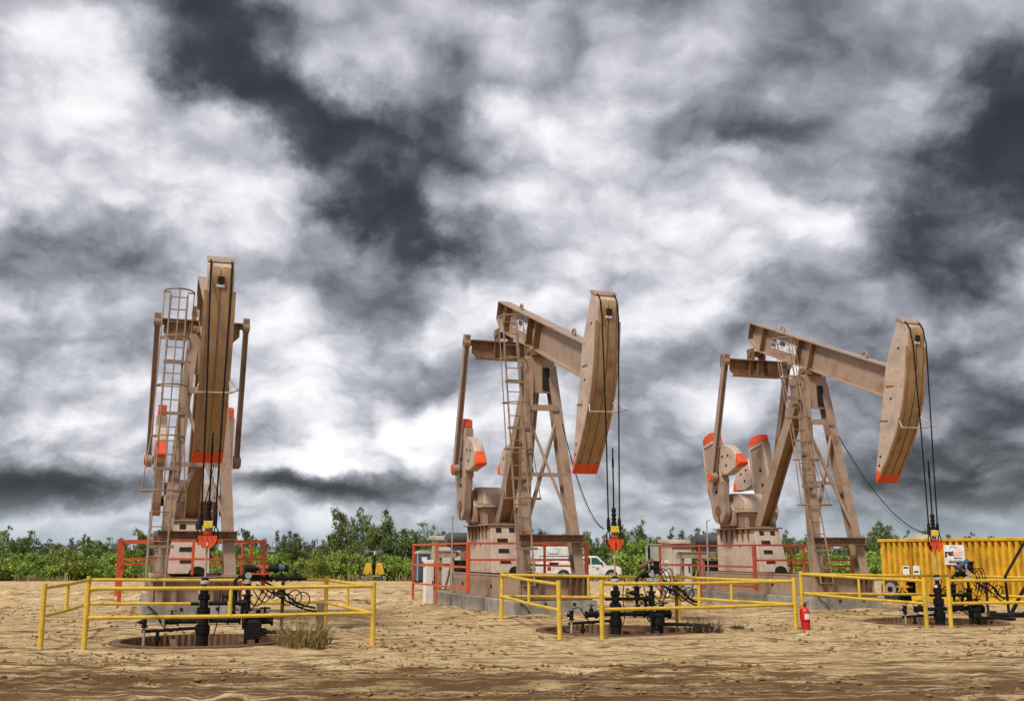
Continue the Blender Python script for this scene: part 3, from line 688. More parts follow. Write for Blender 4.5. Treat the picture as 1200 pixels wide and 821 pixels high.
    B(MB().box((-.07, -.075, 1.91), (.08, .075, 2.03)), 'load_cell', 'labelyellow', car, .006)
    B(MB().cyl((.0, 0, 2.04), (.0, 0, 2.09), .06, 12), 'load_washer', 'black', car, 0)
    B(MB().lathe([(.05, 2.09), (.052, 2.12), (.03, 2.125), (.05, 2.16), (.05, 2.19), (.03, 2.2), (.05, 2.24), (.05, 2.27), (.03, 2.28), (.048, 2.32), (.048, 2.36), (.025, 2.40)], n=10), 'rod_rotator', 'black', car, 0)
    B(MB().cyl((0, 0, 1.02), (0, 0, 1.6), .018, 10), 'polished_rod', 'rod', root, 0)
    B(MB().cyl((0, 0, 2.38), (0, 0, 3.6), .016, 8).cyl((0, 0, 3.2), (0, 0, 3.38), .024, 8), 'rod_extension', 'cable', root, 0)
    # load cell cable hung from the post
    a = Vector((-3.78, .42, 4.55)); b = Vector((-.06, -.2, 1.98)); pts = []
    for k in range(15):
        f = k/14; p = a.lerp(b, f); p.z -= .62*4*f*(1-f)*.5*(1+.6*f); pts.append(p)
    B(MB().tube(pts, .011, 5), 'signal_cable', 'cable', root, 0)
    pts = [p+Vector((-.04, .03, -.12*math.sin(math.pi*i/14))) for i, p in enumerate(pts)]; B(MB().tube(pts, .004, 4), 'tie_wire', 'cable', root, 0)
    # --- prime mover behind the pedestal
    fr = MB()
    for y in (-.72, .30): fr.box((-10.75, y-.05, 1.54), (-8.86, y+.05, 1.57)).box((-10.75, y-.05, 1.37), (-8.86, y+.05, 1.40)).box((-10.74, y-.012, 1.4), (-8.87, y+.012, 1.54))
    for x in (-10.6, -9.0): fr.box((x-.06, -.66, 1.41), (x+.06, .25, 1.53))
    for x in (-10.5, -9.2):
        for y in (-.72, .30): fr.box((x-.06, y-.045, .456), (x+.06, y+.045, 1.368))
    fr.beam((-9.2, -.72, 1.35), (-9.9, -.72, .5), .05, .06)
    B(fr, 'motor_frame', 'tan', root, 0)
    mo = MB().cyl((-9.6, -.72, 1.86), (-9.6, -.05, 1.86), .20, 20).cyl((-9.6, -.80, 1.86), (-9.6, -.72, 1.86), .17, 20).box((-9.8, -.6, 1.572), (-9.4, -.15, 1.70)).cyl((-9.6, -.05, 1.86), (-9.6, .42, 1.86), .05, 10)
    motor = B(mo, 'motor', 'darkgrey', root, 0)
    for k in range(7): B(MB().torus((-9.6, -.66+.085*k, 1.86), .208, .012, 'y', 20, 4), 'cooling_fin', 'darkgrey', motor, 0)
    bg_ = MB().prism([(-9.95, 1.55), (-9.95, 2.15), (-8.7, 3.0), (-8.0, 3.0), (-8.0, 2.3), (-9.2, 1.55)], .44, .60); B(bg_, 'belt_guard', 'tan', root, .01)
    B(MB().box((-9.45, -.62, .5), (-8.90, .22, 1.3)), 'tool_box', 'void', root, 0)  # not a tool box: block coloured near-black for the shaded gap below the frame
    B(MB().tube([(-8.5, -.93, .7), (-8.5, -.93, 2.46), (-8.34, -.93, 2.47)], .022, 6), 'crank_stop_post', 'galv', root, 0)
    return root
jack = make_pump()
index_kids()
JACKS = {}
LAB = {'left': 'leftmost tan pump jack, seen head on with its horse head standing tallest',
       'middle': 'middle tan pump jack, its walking beam slanting down in front of the white truck',
       'right': 'rightmost tan pump jack, beside the yellow corrugated tank'}
for i, (k, w) in enumerate(WELLS.items()):
    o = jack if i == 0 else copy_tree(jack)
    o.location = w; o.rotation_euler = (0, 0, ROT); tag(o, LAB[k], 'pump jack', 'pump jacks in a row'); JACKS[k] = o
index_kids()
for k, t_ in (('left', 1), ('middle', 0), ('right', -11)):
    for ch in KIDS[JACKS[k].name]:
        if ch.name.split('.')[0] == 'crank': ch.rotation_euler = (0, R(t_), 0)

# ------------------------------------------------------------------ concrete pads
def make_pad(k, label):
    w = WELLS[k]; r = thing('concrete_pad', label, 'concrete base', w, ROT, 'concrete bases under the pump jacks')
    segs = [(-3.2, -3.62), (-3.63, -6.9), (-6.915, -10.1)]
    for i, (a, b) in enumerate(segs):
        MB().box((b, -1.02, -.25), (a, 1.02, .453-.002*i)).build('slab', 'concrete', r, .018)
    for x, y in ((-3.198, -.25), (-3.198, .45), (-9.8, -1.022)):
        (MB().cyl((x-.01, y, .36), (x+.012, y, .36), .035, 8) if x > -5 else MB().cyl((x, y-.012, .3), (x, y+.01, .3), .035, 8)).build('lifting_socket', 'void', r)
    MB().tube([(-3.17, -.9, .44), (-3.14, -.72, .3), (-3.1, -.62, .12)], .013, 5).build('ground_cable', 'cable', r)
for k, l in (('left', 'low grey concrete base under the leftmost pump jack'), ('middle', 'low grey concrete base under the middle pump jack'), ('right', 'low grey concrete base under the rightmost pump jack')): make_pad(k, l)

# ------------------------------------------------------------------ crank guard rails
def make_guard(k, label, mat, skipfar=False):
    w = WELLS[k]; r = thing('safety_railing', label, 'railing', w, ROT, 'orange crank guard railings')
    X0, X1, Y = -10.4, -5.0, 1.53
    posts = [(X1, -Y), (X1, 0), (X1, Y), (-7.9, -Y), (-7.9, Y), (X0, -Y), (X0, 0), (X0, Y)]
    for x, y in posts:
        zz = .58 if (x == X1 and y == -Y) else (.45 if abs(y) < .1 and x == X1 else .2 if x < -6 else .58)
        if x == X1 and y == 0: zz = .998
        thick = .042 if (x == X1 and abs(y) > 1) else .03
        MB().box((x-thick, y-thick, zz), (x+thick, y+thick, 1.755)).build('post', mat, r, .006)
    t = .024
    for z in (1.73, 1.34): MB().box((X1-t, -Y+.03, z-t), (X1+t, Y-.03, z+t)).build('rail', mat, r)
    for y in (-Y, Y):
        for z in (1.73, 1.17, .66): MB().box((X0+.03, y-t, z-t), (X1-.045, y+t, z+t)).build('rail', mat, r)
    for z in (1.73, 1.17): MB().box((X0-t, -Y+.03, z-t), (X0+t, Y-.03, z+t)).build('rail', mat, r)
make_guard('left', 'orange railing round the cranks of the leftmost pump jack', 'railorange')
make_guard('middle', 'orange railing round the cranks of the middle pump jack', 'railorange')
make_guard('right', 'darker red railing round the cranks of the rightmost pump jack', 'red')

# ------------------------------------------------------------------ yellow well fences
def make_fence(k, label, runs):
    """runs: list of polylines of (x, y) in well coordinates; posts at the corners, short balusters between"""
    w = WELLS[k]; r = thing('yellow_fence', label, 'fence', (w[0], w[1], 0), ROT, 'yellow pipe fences round the wells')
    done = {}
    def zof(x, y):
        return float(ground_smooth(*[np.array([c]) for c in site(k, x, y)])[0])
    for run in runs:
        for (x, y) in run:
            if (x, y) in done: continue
            z = zof(x, y); done[(x, y)] = z
            lean = (random.uniform(-.02, .02), random.uniform(-.02, .02))
            MB().tube([(x, y, z-.25), (x, y, z+.03), (x+lean[0], y+lean[1], z+1.02)], .043, 10).build('post', 'yellow', r)
        for (x0, y0), (x1, y1) in zip(run, run[1:]):
            z0, z1 = done[(x0, y0)], done[(x1, y1)]; L = math.hypot(x1-x0, y1-y0)
            sx, sy = (x1-x0)/L*.03, (y1-y0)/L*.03
            for h in (.95, .50):
                MB().tube([(x0+sx, y0+sy, z0+h), ((x0+x1)/2, (y0+y1)/2, (z0+z1)/2+h-.012), (x1-sx, y1-sy, z1+h)], .031, 8).build('rail', 'yellow', r)
            nb = 1 if L < 4.8 else 2
            for j in range(nb):
                f = (j+1)/(nb+1)+random.uniform(-.03, .03); x, y, z = x0+(x1-x0)*f, y0+(y1-y0)*f, z0+(z1-z0)*f
                MB().cyl((x, y, z+.48), (x, y, z+.94), .030, 8).build('baluster', 'yellow', r)
    return r
make_fence('left', 'yellow pipe fence round the leftmost well, nearest to the viewer', [[(.48, -2.53), (-2.55, -1.98), (-2.55, 2.55), (1.28, 2.73), (1.19, -1.85)]])
make_fence('middle', 'yellow pipe fence round the middle well, beside the red extinguisher', [[(1.49, -1.78), (-2.55, -1.52), (-2.55, 2.76), (1.0, 3.46), (1.48, -.95)]])
make_fence('right', 'yellow pipe fence round the rightmost well, cut by the picture edge', [[(1.62, -1.73), (-2.55, -1.80), (-2.55, 2.9), (1.5, 3.4), (1.76, -1.25)]])

# ------------------------------------------------------------------ well cellars and wellheads
def make_cellar(k, label):
    w = WELLS[k]; r = thing('well_cellar', label, 'well cellar', (w[0], w[1], 0), ROT, 'round well cellars')
    z = float(ground_smooth(np.array([w[0]]), np.array([w[1]]))[0])
    q = MB(); n = 144
    p = lambda rr, a, zz: (-.15+rr*math.cos(a), rr*math.sin(a), zz)
    for i in range(n):                      # corrugated steel ring, open pit inside
        a0, a1 = 2*math.pi*i/n, 2*math.pi*(i+1)/n; r0 = 1.33+.03*(i % 2); r1 = 1.33+.03*((i+1) % 2)
        q.hexa([p(r0, a0, z-.5), p(1.52, a0, z-.5), p(1.52, a1, z-.5), p(r1, a1, z-.5)], [p(r0, a0, z+.015), p(1.52, a0, z+.015), p(1.52, a1, z+.015), p(r1, a1, z+.015)])
    q.build('ring', 'rustmetal', r)
    MB().torus((-.15, 0, z+.01), 1.37, .016, 'z', 64, 6).build('rim', 'rustmetal', r)
    for y in (-.45, .75): 
        L = math.sqrt(1.33**2-y*y); MB().box((-.15-L, y-.05, z-.09), (-.15+L, y+.05, z-.05)).build('pit_beam', 'rustmetal', r)
    MB().box((.45, -1.1, z-.07), (.53, .95, z-.04)).build('pit_beam', 'galv', r)
for k in WELLS: make_cellar(k, {'left': 'round rusty steel cellar round the leftmost well', 'middle': 'round rusty steel cellar round the middle well', 'right': 'round rusty steel cellar round the rightmost well'}[k])

def flange(mb, z, r, t=.045, c=(0, 0)):
    mb.cyl((c[0], c[1], z), (c[0], c[1], z+t), r, 18)
    for k in range(8):
        a = 2*math.pi*k/8; mb.cyl((c[0]+r*.82*math.cos(a), c[1]+r*.82*math.sin(a), z-.03), (c[0]+r*.82*math.cos(a), c[1]+r*.82*math.sin(a), z+t+.03), .016, 6)
def valve(parent, c, axis, mat='black', s=1., wheel='red'):
    """gate valve with bonnet and hand wheel"""
    x, y, z = c; ax = {'x': Vector((1, 0, 0)), 'y': Vector((0, 1, 0)), 'z': Vector((0, 0, 1))}[axis]; c = Vector(c)
    up = Vector((0, 0, 1)) if axis != 'z' else Vector((0, -1, 0)).normalized()
    b = MB().cyl(c-ax*.12*s, c+ax*.12*s, .055*s, 12).cyl(c-ax*.13*s, c-ax*.10*s, .085*s, 12).cyl(c+ax*.10*s, c+ax*.13*s, .085*s, 12)
    b.cyl(c, c+up*.13*s, .06*s, 12, .045*s).cyl(c+up*.13*s, c+up*.22*s, .018*s, 8)
    v = b.build('valve', mat, parent)
    hw = MB(); pts = []
    u1 = ax; u2 = up.cross(ax)
    for k in range(12):
        a = 2*math.pi*k/12; pts.append(c+up*.2*s+(u1*math.cos(a)+u2*math.sin(a))*.085*s)
    hw.tube(pts, .011*s, 5, closed=True).cyl(pts[0], pts[6], .008*s, 5).cyl(pts[3], pts[9], .008*s, 5)
    hw.build('handwheel', wheel, v); return v
def make_wellhead(k, label):
    w = WELLS[k]; r = thing('wellhead', label, 'wellhead', w, ROT, 'black wellheads')
    q = MB().cyl((0, 0, -.4), (0, 0, .14), .105, 18); flange(q, .12, .125); flange(q, .175, .125); q.box((-.1, -.14, -.38), (.1, .14, -.35)); q.build('casing_head', 'black', r)
    q = MB().lathe([(.085, .22), (.095, .26), (.095, .38), (.085, .43)], n=18); flange(q, .42, .115); flange(q, .47, .115); q.build('tubing_head', 'black', r)
    q = MB().lathe([(.065, .515), (.075, .55), (.075, .66), (.065, .70)], n=18); flange(q, .70, .10, .04); q.build('pumping_tee', 'black', r)
    q = MB().lathe([(.055, .74), (.07, .76), (.07, .84), (.045, .87), (.045, .95), (.065, .96), (.065, 1.03), (.03, 1.06)], n=16); q.build('stuffing_box', 'black', r)
    q = MB().lathe([(.05, .90), (.078, .92), (.078, .96), (.05, .98)], (.01, 0, .03), 14); q.build('oil_reservoir', 'galv', r)
    # side outlets
    for s_ in (-1, 1):
        MB().cyl((0, s_*.1, .32), (0, s_*.42, .32), .04, 12).build('side_outlet', 'black', r); valve(r, (0, s_*.52, .32), 'y', 'black', .9, 'rustmetal')
    MB().cyl((0, .08, .61), (0, .40, .61), .035, 10).cyl((0, -.08, .61), (0, -.22, .61), .03, 10).build('tee_branch', 'black', r)
    MB().box((.02, -.10, .78), (.1, -.09, .84)).build('tag', 'plate', r)
    return r
for k in WELLS: make_wellhead(k, {'left': 'black wellhead stack under the leftmost carrier bar', 'middle': 'black wellhead stack under the middle carrier bar', 'right': 'black wellhead stack in front of the yellow tank'}[k])

def hose(mb, pts, r=.013, sag=.0, n=5):
    P_ = [Vector(p) for p in pts]; out = []
    m = len(P_)
    for i in range(m-1):
        p0 = P_[max(i-1, 0)]; p1 = P_[i]; p2 = P_[i+1]; p3 = P_[min(i+2, m-1)]
        for t in np.linspace(0, 1, 6)[: (6 if i == m-2 else 5)]:
            out.append(.5*((2*p1)+(p2-p0)*t+(2*p0-5*p1+4*p2-p3)*t*t+(3*p1-p0-3*p2+p3)*t**3))
    return mb.tube(out, r, n)
def make_manifold(k, label, kind):
    w = WELLS[k]; r = thing('flowline_manifold', label, 'pipework', w, ROT, 'flowline pipework beside the wells')
    # horizontal lines out of the well to the right, risers and loops
    MB().tube([(0, .66, .32), (.0, .95, .32), (0, 1.15, .30)], .045, 12).build('flowline', 'black', r)
    MB().tube([(0, .42, .61), (0, .62, .61), (0, .66, .57), (0, .66, .46), (0, .66, .38)], .035, 10).build('riser', 'black', r)
    MB().tube([(.15, .72, -.4), (.15, .72, .95)], .032, 10).build('riser', 'black', r)
    MB().tube([(-.1, .52, .33), (-.1, .52, 1.0), (-.1, .60, 1.06), (-.1, .9, 1.06)], .03, 10).build('riser', 'black', r)
    MB().tube([(.15, .92, -.4), (.15, .92, .5)], .04, 12).build('riser', 'black', r)
    for c, a, s in (((.15, .72, .62), 'z', 1.1), ((.15, .92, .28), 'z', 1.25), ((-.1, .52, .72), 'z', 1.0), ((0, 1.05, .30), 'y', 1.1), ((-.1, .75, 1.06), 'y', .8)):
        valve(r, c, a, 'black', s, 'black')
    if kind == 'pump': MB().box((.04, .72, .0), (.24, .98, .30)).cyl((.14, .80, .3), (.14, .80, .40), .05, 10).cyl((.14, .98, .12), (.14, 1.08, .12), .07, 12).build('check_valve_block', 'black', r, .03)
    else: MB().lathe([(.05, .0), (.09, .03), (.09, .2), (.06, .25), (.07, .3), (.04, .34)], (.14, .84, 0), 12).cyl((.0, .84, .14), (.3, .84, .14), .055, 12).build('check_valve', 'black', r)
    q = MB().cyl((.15, .72, .95), (.15, .72, 1.02), .05, 10); q.cyl((.15, .72, 1.09), (.19, .72, 1.09), .055, 14); q.cyl((.15, .72, 1.0), (.15, .72, 1.06), .012, 6); q.build('pressure_gauge', 'galv', r)
    for j in range(5):
        a = random.uniform(.45, .7); hose(MB(), [(.1+.03*j, .55+.1*j, .95), (.2+.05*j, .62+.14*j, .6+.05*j), (.25, .8+.12*j, .52+.06*j), (.2, 1.0+.1*j, .9)], .011).build('hose', 'cable', r)
    hose(MB(), [(.1, 1.0, .98), (.2, 1.3, .82), (.1, 1.6, .6), (-.1, 1.95, .50)], .02).build('hose', 'cable', r)
    hose(MB(), [(.1, .9, .92), (.15, 1.3, .7), (0, 1.65, .52), (-.2, 2.0, .42)], .016).build('hose', 'cable', r)
    hose(MB(), [(-.2, .30, .95), (-.25, .28, .6), (-.1, .25, .3), (-.15, .2, .05)], .010).build('hose', 'cable', r)
    for j in range(3): MB().torus((.15, 1.42+.13*j, .66+.05*(j % 2)), .10+.015*j, .011, 'x', 16, 5).build('hose_loop', 'cable', r)
    MB().tube([(0, 1.35, -.05), (0, 1.35, .98)], .032, 8).build('stand_pipe', 'rustmetal', r); valve(r, (0, 1.35, .78), 'z', 'rustmetal', .8, 'rustmetal')
    MB().tube([(.15, .92, .12), (.15, 1.5, .10), (.1, 2.0, .06)], .035, 8).build('flowline', 'black', r)
    # left stands
    MB().tube([(.05, -.96, -.4), (.05, -.96, .42)], .022, 8).build('stand_pipe', 'galv', r); valve(r, (.05, -.96, .32), 'z', 'black', .7, 'galv')
    MB().tube([(.08, -.74, -.4), (.08, -.74, .16)], .03, 8).cyl((.08, -.74, .0), (.08, -.74, .07), .05, 10).build('stand_pipe', 'black', r)
    hose(MB(), [(.05, -.95, .43), (.08, -.8, .46), (.1, -.7, .3), (.08, -.55, .16), (.05, -.4, .2)], .010).build('hose', 'cable', r)
    MB().tube([(0, -.12, .2), (0, -.55, .18), (0, -1.0, .16)], .028, 8).build('flowline', 'black', r)
    if kind == 'pump':
        MB().box((.02, .70, 1.10), (.18, 1.12, 1.125)).box((.08, 1.0, .95), (.12, 1.05, 1.10)).build('pump_bracket', 'railorange', r, .004)
        MB().cyl((.1, .98, 1.12), (.1, .98, 1.27), .045, 12).cyl((.1, .90, 1.22), (.1, 1.06, 1.22), .04, 12).build('chemical_pump', 'red', r)
        MB().cyl((.1, .66, 1.2), (.1, .84, 1.2), .065, 12).cyl((.1, .84, 1.2), (.1, .90, 1.2), .035, 10).build('gear_case', 'black', r)
        MB().cyl((.1, 1.16, 1.2), (.1, 1.24, 1.2), .07, 12).cyl((.1, 1.06, 1.2), (.1, 1.16, 1.2), .05, 12).build('coupling', 'black', r)
        MB().cyl((.1, 1.245, 1.21), (.1, 1.35, 1.21), .06, 14).build('pump_motor', 'bluemotor', r)
        MB().cyl((.1, 1.355, 1.21), (.1, 1.42, 1.21), .066, 14).build('motor_fan_cover', 'black', r)
        MB().tube([(.1, .55, 1.06), (.1, 1.0, 1.04), (.1, 1.75, 1.02)], .03, 10).build('flowline', 'black', r)
        for y in (.85, 1.05, 1.3, 1.55): valve(r, (.1, y, 1.03), 'y', 'black', .7, 'black')
    else:
        MB().tube([(.15, .72, 1.0), (.13, .66, 1.22), (.1, .5, 1.32)], .03, 8).build('riser', 'black', r)
        MB().cyl((.12, .46, 1.20), (.12, .78, 1.36), .055, 12).build('actuator', 'bluemotor' if kind == 'blue' else 'rustmetal', r)
        valve(r, (.12, .86, 1.22), 'z', 'black', 1.0, 'galv')
        for j in range(4): hose(MB(), [(.1, .6+.1*j, 1.05), (.1, .8+.12*j, 1.2), (.12, 1.0+.08*j, 1.0), (.1, .95+.1*j, .7)], .010).build('hose', 'cable', r)
    return r
make_manifold('left', 'black valves and pipes right of the leftmost well, with red chemical pump and blue motor', 'pump')
make_manifold('middle', 'black valves, pipes and looping hoses right of the middle well', 'plain')
make_manifold('right', 'black valves and pipes with tilted blue actuator before the yellow tank', 'blue')
r = thing('hose_post', 'stubby grey timber post carrying hoses at the leftmost fence', 'post', (*site('left', -.1, 2.05), .08), ROT)
MB().box((-.06, -.06, -.2), (.06, .06, .62)).build('timber', 'wood', r, .01); MB().torus((0, 0, .45), .085, .014, 'z', 14, 5).build('strap', 'cable', r)

# ------------------------------------------------------------------ electrical gear
def make_drive(k, label):
    x, y = -12.0, -.10
    r = thing('drive_cabinet', label, 'cabinet', (*site(k, x, y), .20 if k == 'middle' else .12), ROT, 'hooded drive cabinets behind the pump jacks')
    MB().box((-.35, -.38, .25), (.35, .38, 1.62)).build('body', 'beige', r, .015)
    MB().box((-.36, -.39, 1.622), (.37, .39, 1.80)).build('top_box', 'beige', r, .01)
    MB().hexa([(-.45, -.46, 1.80), (.45, -.46, 1.76), (.45, .46, 1.76), (-.45, .46, 1.80)], [(-.45, -.46, 1.90), (.42, -.46, 1.84), (.42, .46, 1.84), (-.45, .46, 1.90)]).build('sun_hood', 'beige', r)
    d = MB().box((.352, -.33, .32), (.368, .33, 1.55)).build('door', 'white', r, .005); MB().box((.37, .22, .85), (.40, .25, 1.05)).build('handle', 'black', d)
    for i in range(4): MB().box((.369, -.22, 1.3+.04*i), (.375, .05, 1.32+.04*i)).build('louvre', 'galv', d)
    for sx in (-.3, .3):
        for sy in (-.33, .33): MB().box((sx-.03, sy-.03, -.5), (sx+.03, sy+.03, .25)).build('leg', 'galv', r)
    for i in range(3): hose(MB(), [(.30, -.3+.2*i, .28), (.5, -.25+.2*i, .1), (.9, -.2+.15*i, .06), (1.4, .0, .05)], .02).build('conduit', 'cable', r)
def make_panel(k, label, y):
    x = -12.0
    r = thing('control_panel', label, 'control panel', (*site(k, x, y), gz(*site(k, x, y))), ROT, 'white control panels behind the pump jacks')
    MB().box((-.14, -.13, -.1), (.14, .13, 1.36)).build('body', 'white', r, .01)
    d = MB().box((.142, -.115, .08), (.155, .115, 1.30)).build('door', 'white', r, .004); MB().box((.156, .07, .65), (.175, .09, .75)).build('handle', 'black', d)
    MB().box((-.13, -.142, 1.15), (.1, -.131, 1.28)).build('notice', 'greypaint', r)
    MB().tube([(.05, .15, .9), (.1, .2, .5), (.12, .22, 0)], .025, 6).build('conduit', 'black', r)
make_drive('middle', 'beige cabinet with overhanging hood behind the middle pump jack')
make_drive('right', 'beige cabinet with overhanging hood behind the rightmost pump jack')
make_panel('middle', 'narrow white control panel left of the middle pump jack', -.66)
make_panel('right', 'narrow white control panel left of the rightmost pump jack', -.36)
x, y = 8.3, 62
r = thing('switchgear_cabinet', 'grey-green metal cabinet with its narrow side door open, left of the red railing', 'cabinet', (x, y, gz(x, y)), R(8))
MB().box((-.36, -.35, 0), (.42, .45, 2.38)).build('body', 'greypaint', r, .02); MB().box((-.40, -.40, 2.382), (.46, .5, 2.43)).build('roof', 'greypaint', r)
d = MB().box((-.66, -.36, .05), (-.54, -.30, 2.34)).build('door', 'greypaint', r); MB().box((-.56, -.38, 1.1), (-.545, -.362, 1.25)).build('handle', 'black', d)
MB().box((.0, -.356, 1.2), (.28, -.351, 1.5)).build('notice', 'plate', r); MB().box((-.54, -.2, 0), (-.37, .3, 2.3)).build('door_gap_shade', 'void', r)  # last block fills the dark gap by the door, shade put in its colour

# ------------------------------------------------------------------ yellow tank
def make_tank():
    a = Vector((12.84, 37.5)); d = Vector((2.80, -4.62)).normalized(); z0 = -.07
    r = thing('frac_tank', 'yellow corrugated steel tank trailer with white rental sign', 'tank', (a.x, a.y, z0), math.atan2(d.y, d.x))
    # local: +x along the side towards the right of the picture, side face at y=0, body behind at +y? (camera is at -y side)
    L, H, Dp = 11.5, 2.12, 2.5
    pitch = .235
    def wall(x0, x1, zb, zt, name):
        pr = []; x = x0; 
        while x < x1-1e-6:
            pr += [(x, .125), (x+pitch*.30, .125), (x+pitch*.45, 0), (x+pitch*.85, 0)]; x += pitch
        pr = [(min(u, x1), v_) for u, v_ in pr]+[(x1, .125), (x1, .16), (x0, .16)]
        q = MB()
        n = len(pr)-2
        front = pr[:n]
        for (u0, v0), (u1, v1) in zip(front, front[1:]):
            if u1-u0 < 1e-6: continue
            q.hexa([(u0, v0, zb), (u1, v1, zb), (u1, .16, zb), (u0, .16, zb)], [(u0, v0, zt), (u1, v1, zt), (u1, .16, zt), (u0, .16, zt)])
        return q.build(name, 'tankyellow', r)
    wall(1.36, L, .22, H-.1, 'side_panel'); wall(.05, 1.36, .82, H-.1, 'side_panel')
    MB().box((0, -.03, H-.1), (L, .17, H)).build('top_rail', 'tankyellow', r, .01)
    MB().box((1.30, -.06, .02), (L, .16, .22)).build('bottom_rail', 'tankyellow', r, .01)
    MB().box((0, -.02, .76), (1.36, .14, .82)).build('wheel_arch', 'tankyellow', r)
    MB().box((0, .12, .80), (.06, Dp, H)).build('end_wall', 'tankyellow', r); MB().box((L-.06, .12, .2), (L, Dp, H)).build('end_wall', 'tankyellow', r)
    MB().box((.06, Dp-.06, .2), (L-.06, Dp, H-.02)).build('back_wall', 'tankyellow', r); MB().box((.06, .13, H-.14), (L-.06, Dp-.06, H-.06)).build('roof', 'tankyellow', r)
    MB().box((0.1, .5, .55), (1.36, Dp-.2, .8)).build('axle_frame', 'black', r); MB().box((1.30, .17, .22), (1.36, Dp-.1, .8)).build('bulkhead', 'void', r); MB().box((.0, .9, .05), (1.3, .96, .76)).build('recess_shade_sheet', 'void', r)  # bulkhead and sheet near-black: shade of the wheel recess put into their colour
    q = MB().cyl((.42, .0, .42), (.42, .32, .42), .42, 24); t = q.build('tyre', 'tyre', r, .03); MB().cyl((.42, -.012, .42), (.42, .02, .42), .23, 18).build('rim', 'rim', t); MB().cyl((.42, -.05, .42), (.42, -.01, .42), .09, 12).build('hub', 'black', t)
    # yellow star-shaped hand wheel on the drain valve
    st = [(.98+(.13 if k % 2 else .27)*math.cos(k*math.pi/8), .52+(.13 if k % 2 else .27)*math.sin(k*math.pi/8)) for k in range(16)]
    h = MB().prism(st, -.10, -.03).build('drain_handwheel', 'tankyellow', r); MB().cyl((.98, -.16, .52), (.98, .4, .52), .06, 10).build('stem', 'tankyellow', h)
    for x_ in (1.0, 1.42): MB().box((x_, -.022, .92), (x_+.26, -.004, 1.22)).build('notice', 'plate', r); 
    for x_, s_ in ((1.04, 1.13), (1.46, 1.0)): MB().box((x_, -.03, s_), (x_+.18, -.023, s_+.05)).build('notice_print', 'ink_black', r)
    q = MB().lathe([(.55, 0), (.5, .1), (.3, .2), (.05, .25)], (.9, 1.1, H-.06), 16); q.build('hatch_dome', 'beige', r)
    # rental sign
    sx, sw, sz, sh = 2.70, .745, 1.27, .63
    sg = MB().box((sx, -.035, sz), (sx+sw, -.008, sz+sh)).build('sign_board', 'plate', r)
    def put(txt, x, z, size, mat, bold=0., al='LEFT', s=1.):
        me = text_mesh(txt, size, bold, .001, al, s); o = obj('lettering', me, mat, sg); o.matrix_local = Matrix.Translation((x, -.0375, z)) @ Matrix.Rotation(R(90), 4, 'X')
    put('great', sx+.02, sz+.37, .26, 'ink_black', .012, 'LEFT', .60); put('plains', sx+.35, sz+.37, .26, 'ink_orange', .006, 'LEFT', .56)
    put('Oilfield Rental', sx+.34, sz+.21, .085, 'ink_black', .002, 'LEFT', .64); put('1-866-825-0708', sx+sw/2, sz+.09, .125, 'ink_black', .005, 'CENTER', .64)
    arc = [(sx+.34+.15*math.cos(a_), -.037, sz+.49+.09*math.sin(a_)) for a_ in np.linspace(R(20), R(150), 10)]
    MB().tube(arc, .008, 4).build('arc_logo', 'ink_black', sg)
make_tank()
# black pipe stand and ground pipe at the right edge
zz = gz(12.0, 26)
r = thing('pipe_stand', 'black welded pipe stand standing before the tank at the right picture edge', 'pipe stand', (11.95, 26, zz))
MB().tube([(.0, 0, 0), (-.02, 0, .95), (.53, .05, 1.74), (.75, .05, 2.02)], .035, 8).build('bent_arm', 'black', r)
MB().tube([(.02, 0, .02), (.42, .12, .58), (.6, .12, .80)], .045, 8).build('strut', 'black', r); MB().box((-.1, -.1, -.03), (.14, .12, .03)).build('foot', 'black', r)
r = thing('ground_pipe', 'black flowline pipe lying on the sand at the right edge', 'pipe', (11.35, 25.6, gz(11.5, 25.6)+.07))
MB().cyl((0, 0, 0), (2.6, .25, .0), .055, 12).build('pipe', 'black', r); MB().cyl((-.02, 0, 0), (.10, .01, 0), .10, 14).build('end_cap', 'black', r); MB().cyl((.85, .08, 0), (.93, .09, 0), .09, 14).build('coupling', 'black', r)

# ------------------------------------------------------------------ fire extinguisher
ex, ey = 5.80, 21.40
r = thing('fire_extinguisher', 'red fire extinguisher standing by the yellow corner post', 'extinguisher', (ex, ey, gz(ex, ey)), R(20)); r.scale = (.86, .86, .86)
MB().lathe([(.095, 0), (.105, .02), (.105, .40), (.09, .46), (.05, .50), (.035, .52)], n=20).build('cylinder', 'extred', r)
v_ = MB().cyl((0, 0, .52), (0, 0, .60), .03, 10).build('valve_head', 'black', r); MB().beam((-.02, 0, .60), (.12, 0, .64), .025, .012).beam((-.02, 0, .575), (.11, 0, .57), .025, .012).build('lever', 'black', v_)
hose(MB(), [(.03, .0, .56), (-.12, -.02, .52), (-.15, -.02, .30), (-.11, -.03, .12)], .015).build('hose', 'extred', r)
MB().cyl((0, 0, .19), (0, 0, .21), .107, 20).build('strap', 'black', r)
lb = [(.1065*math.cos(a), .1065*math.sin(a)) for a in np.linspace(R(-130), R(-60), 7)]
MB().prism(lb+[(x_*.97, y_*.97) for x_, y_ in lb[::-1]], .25, .37, 'z').build('instruction_label', 'plate', r)

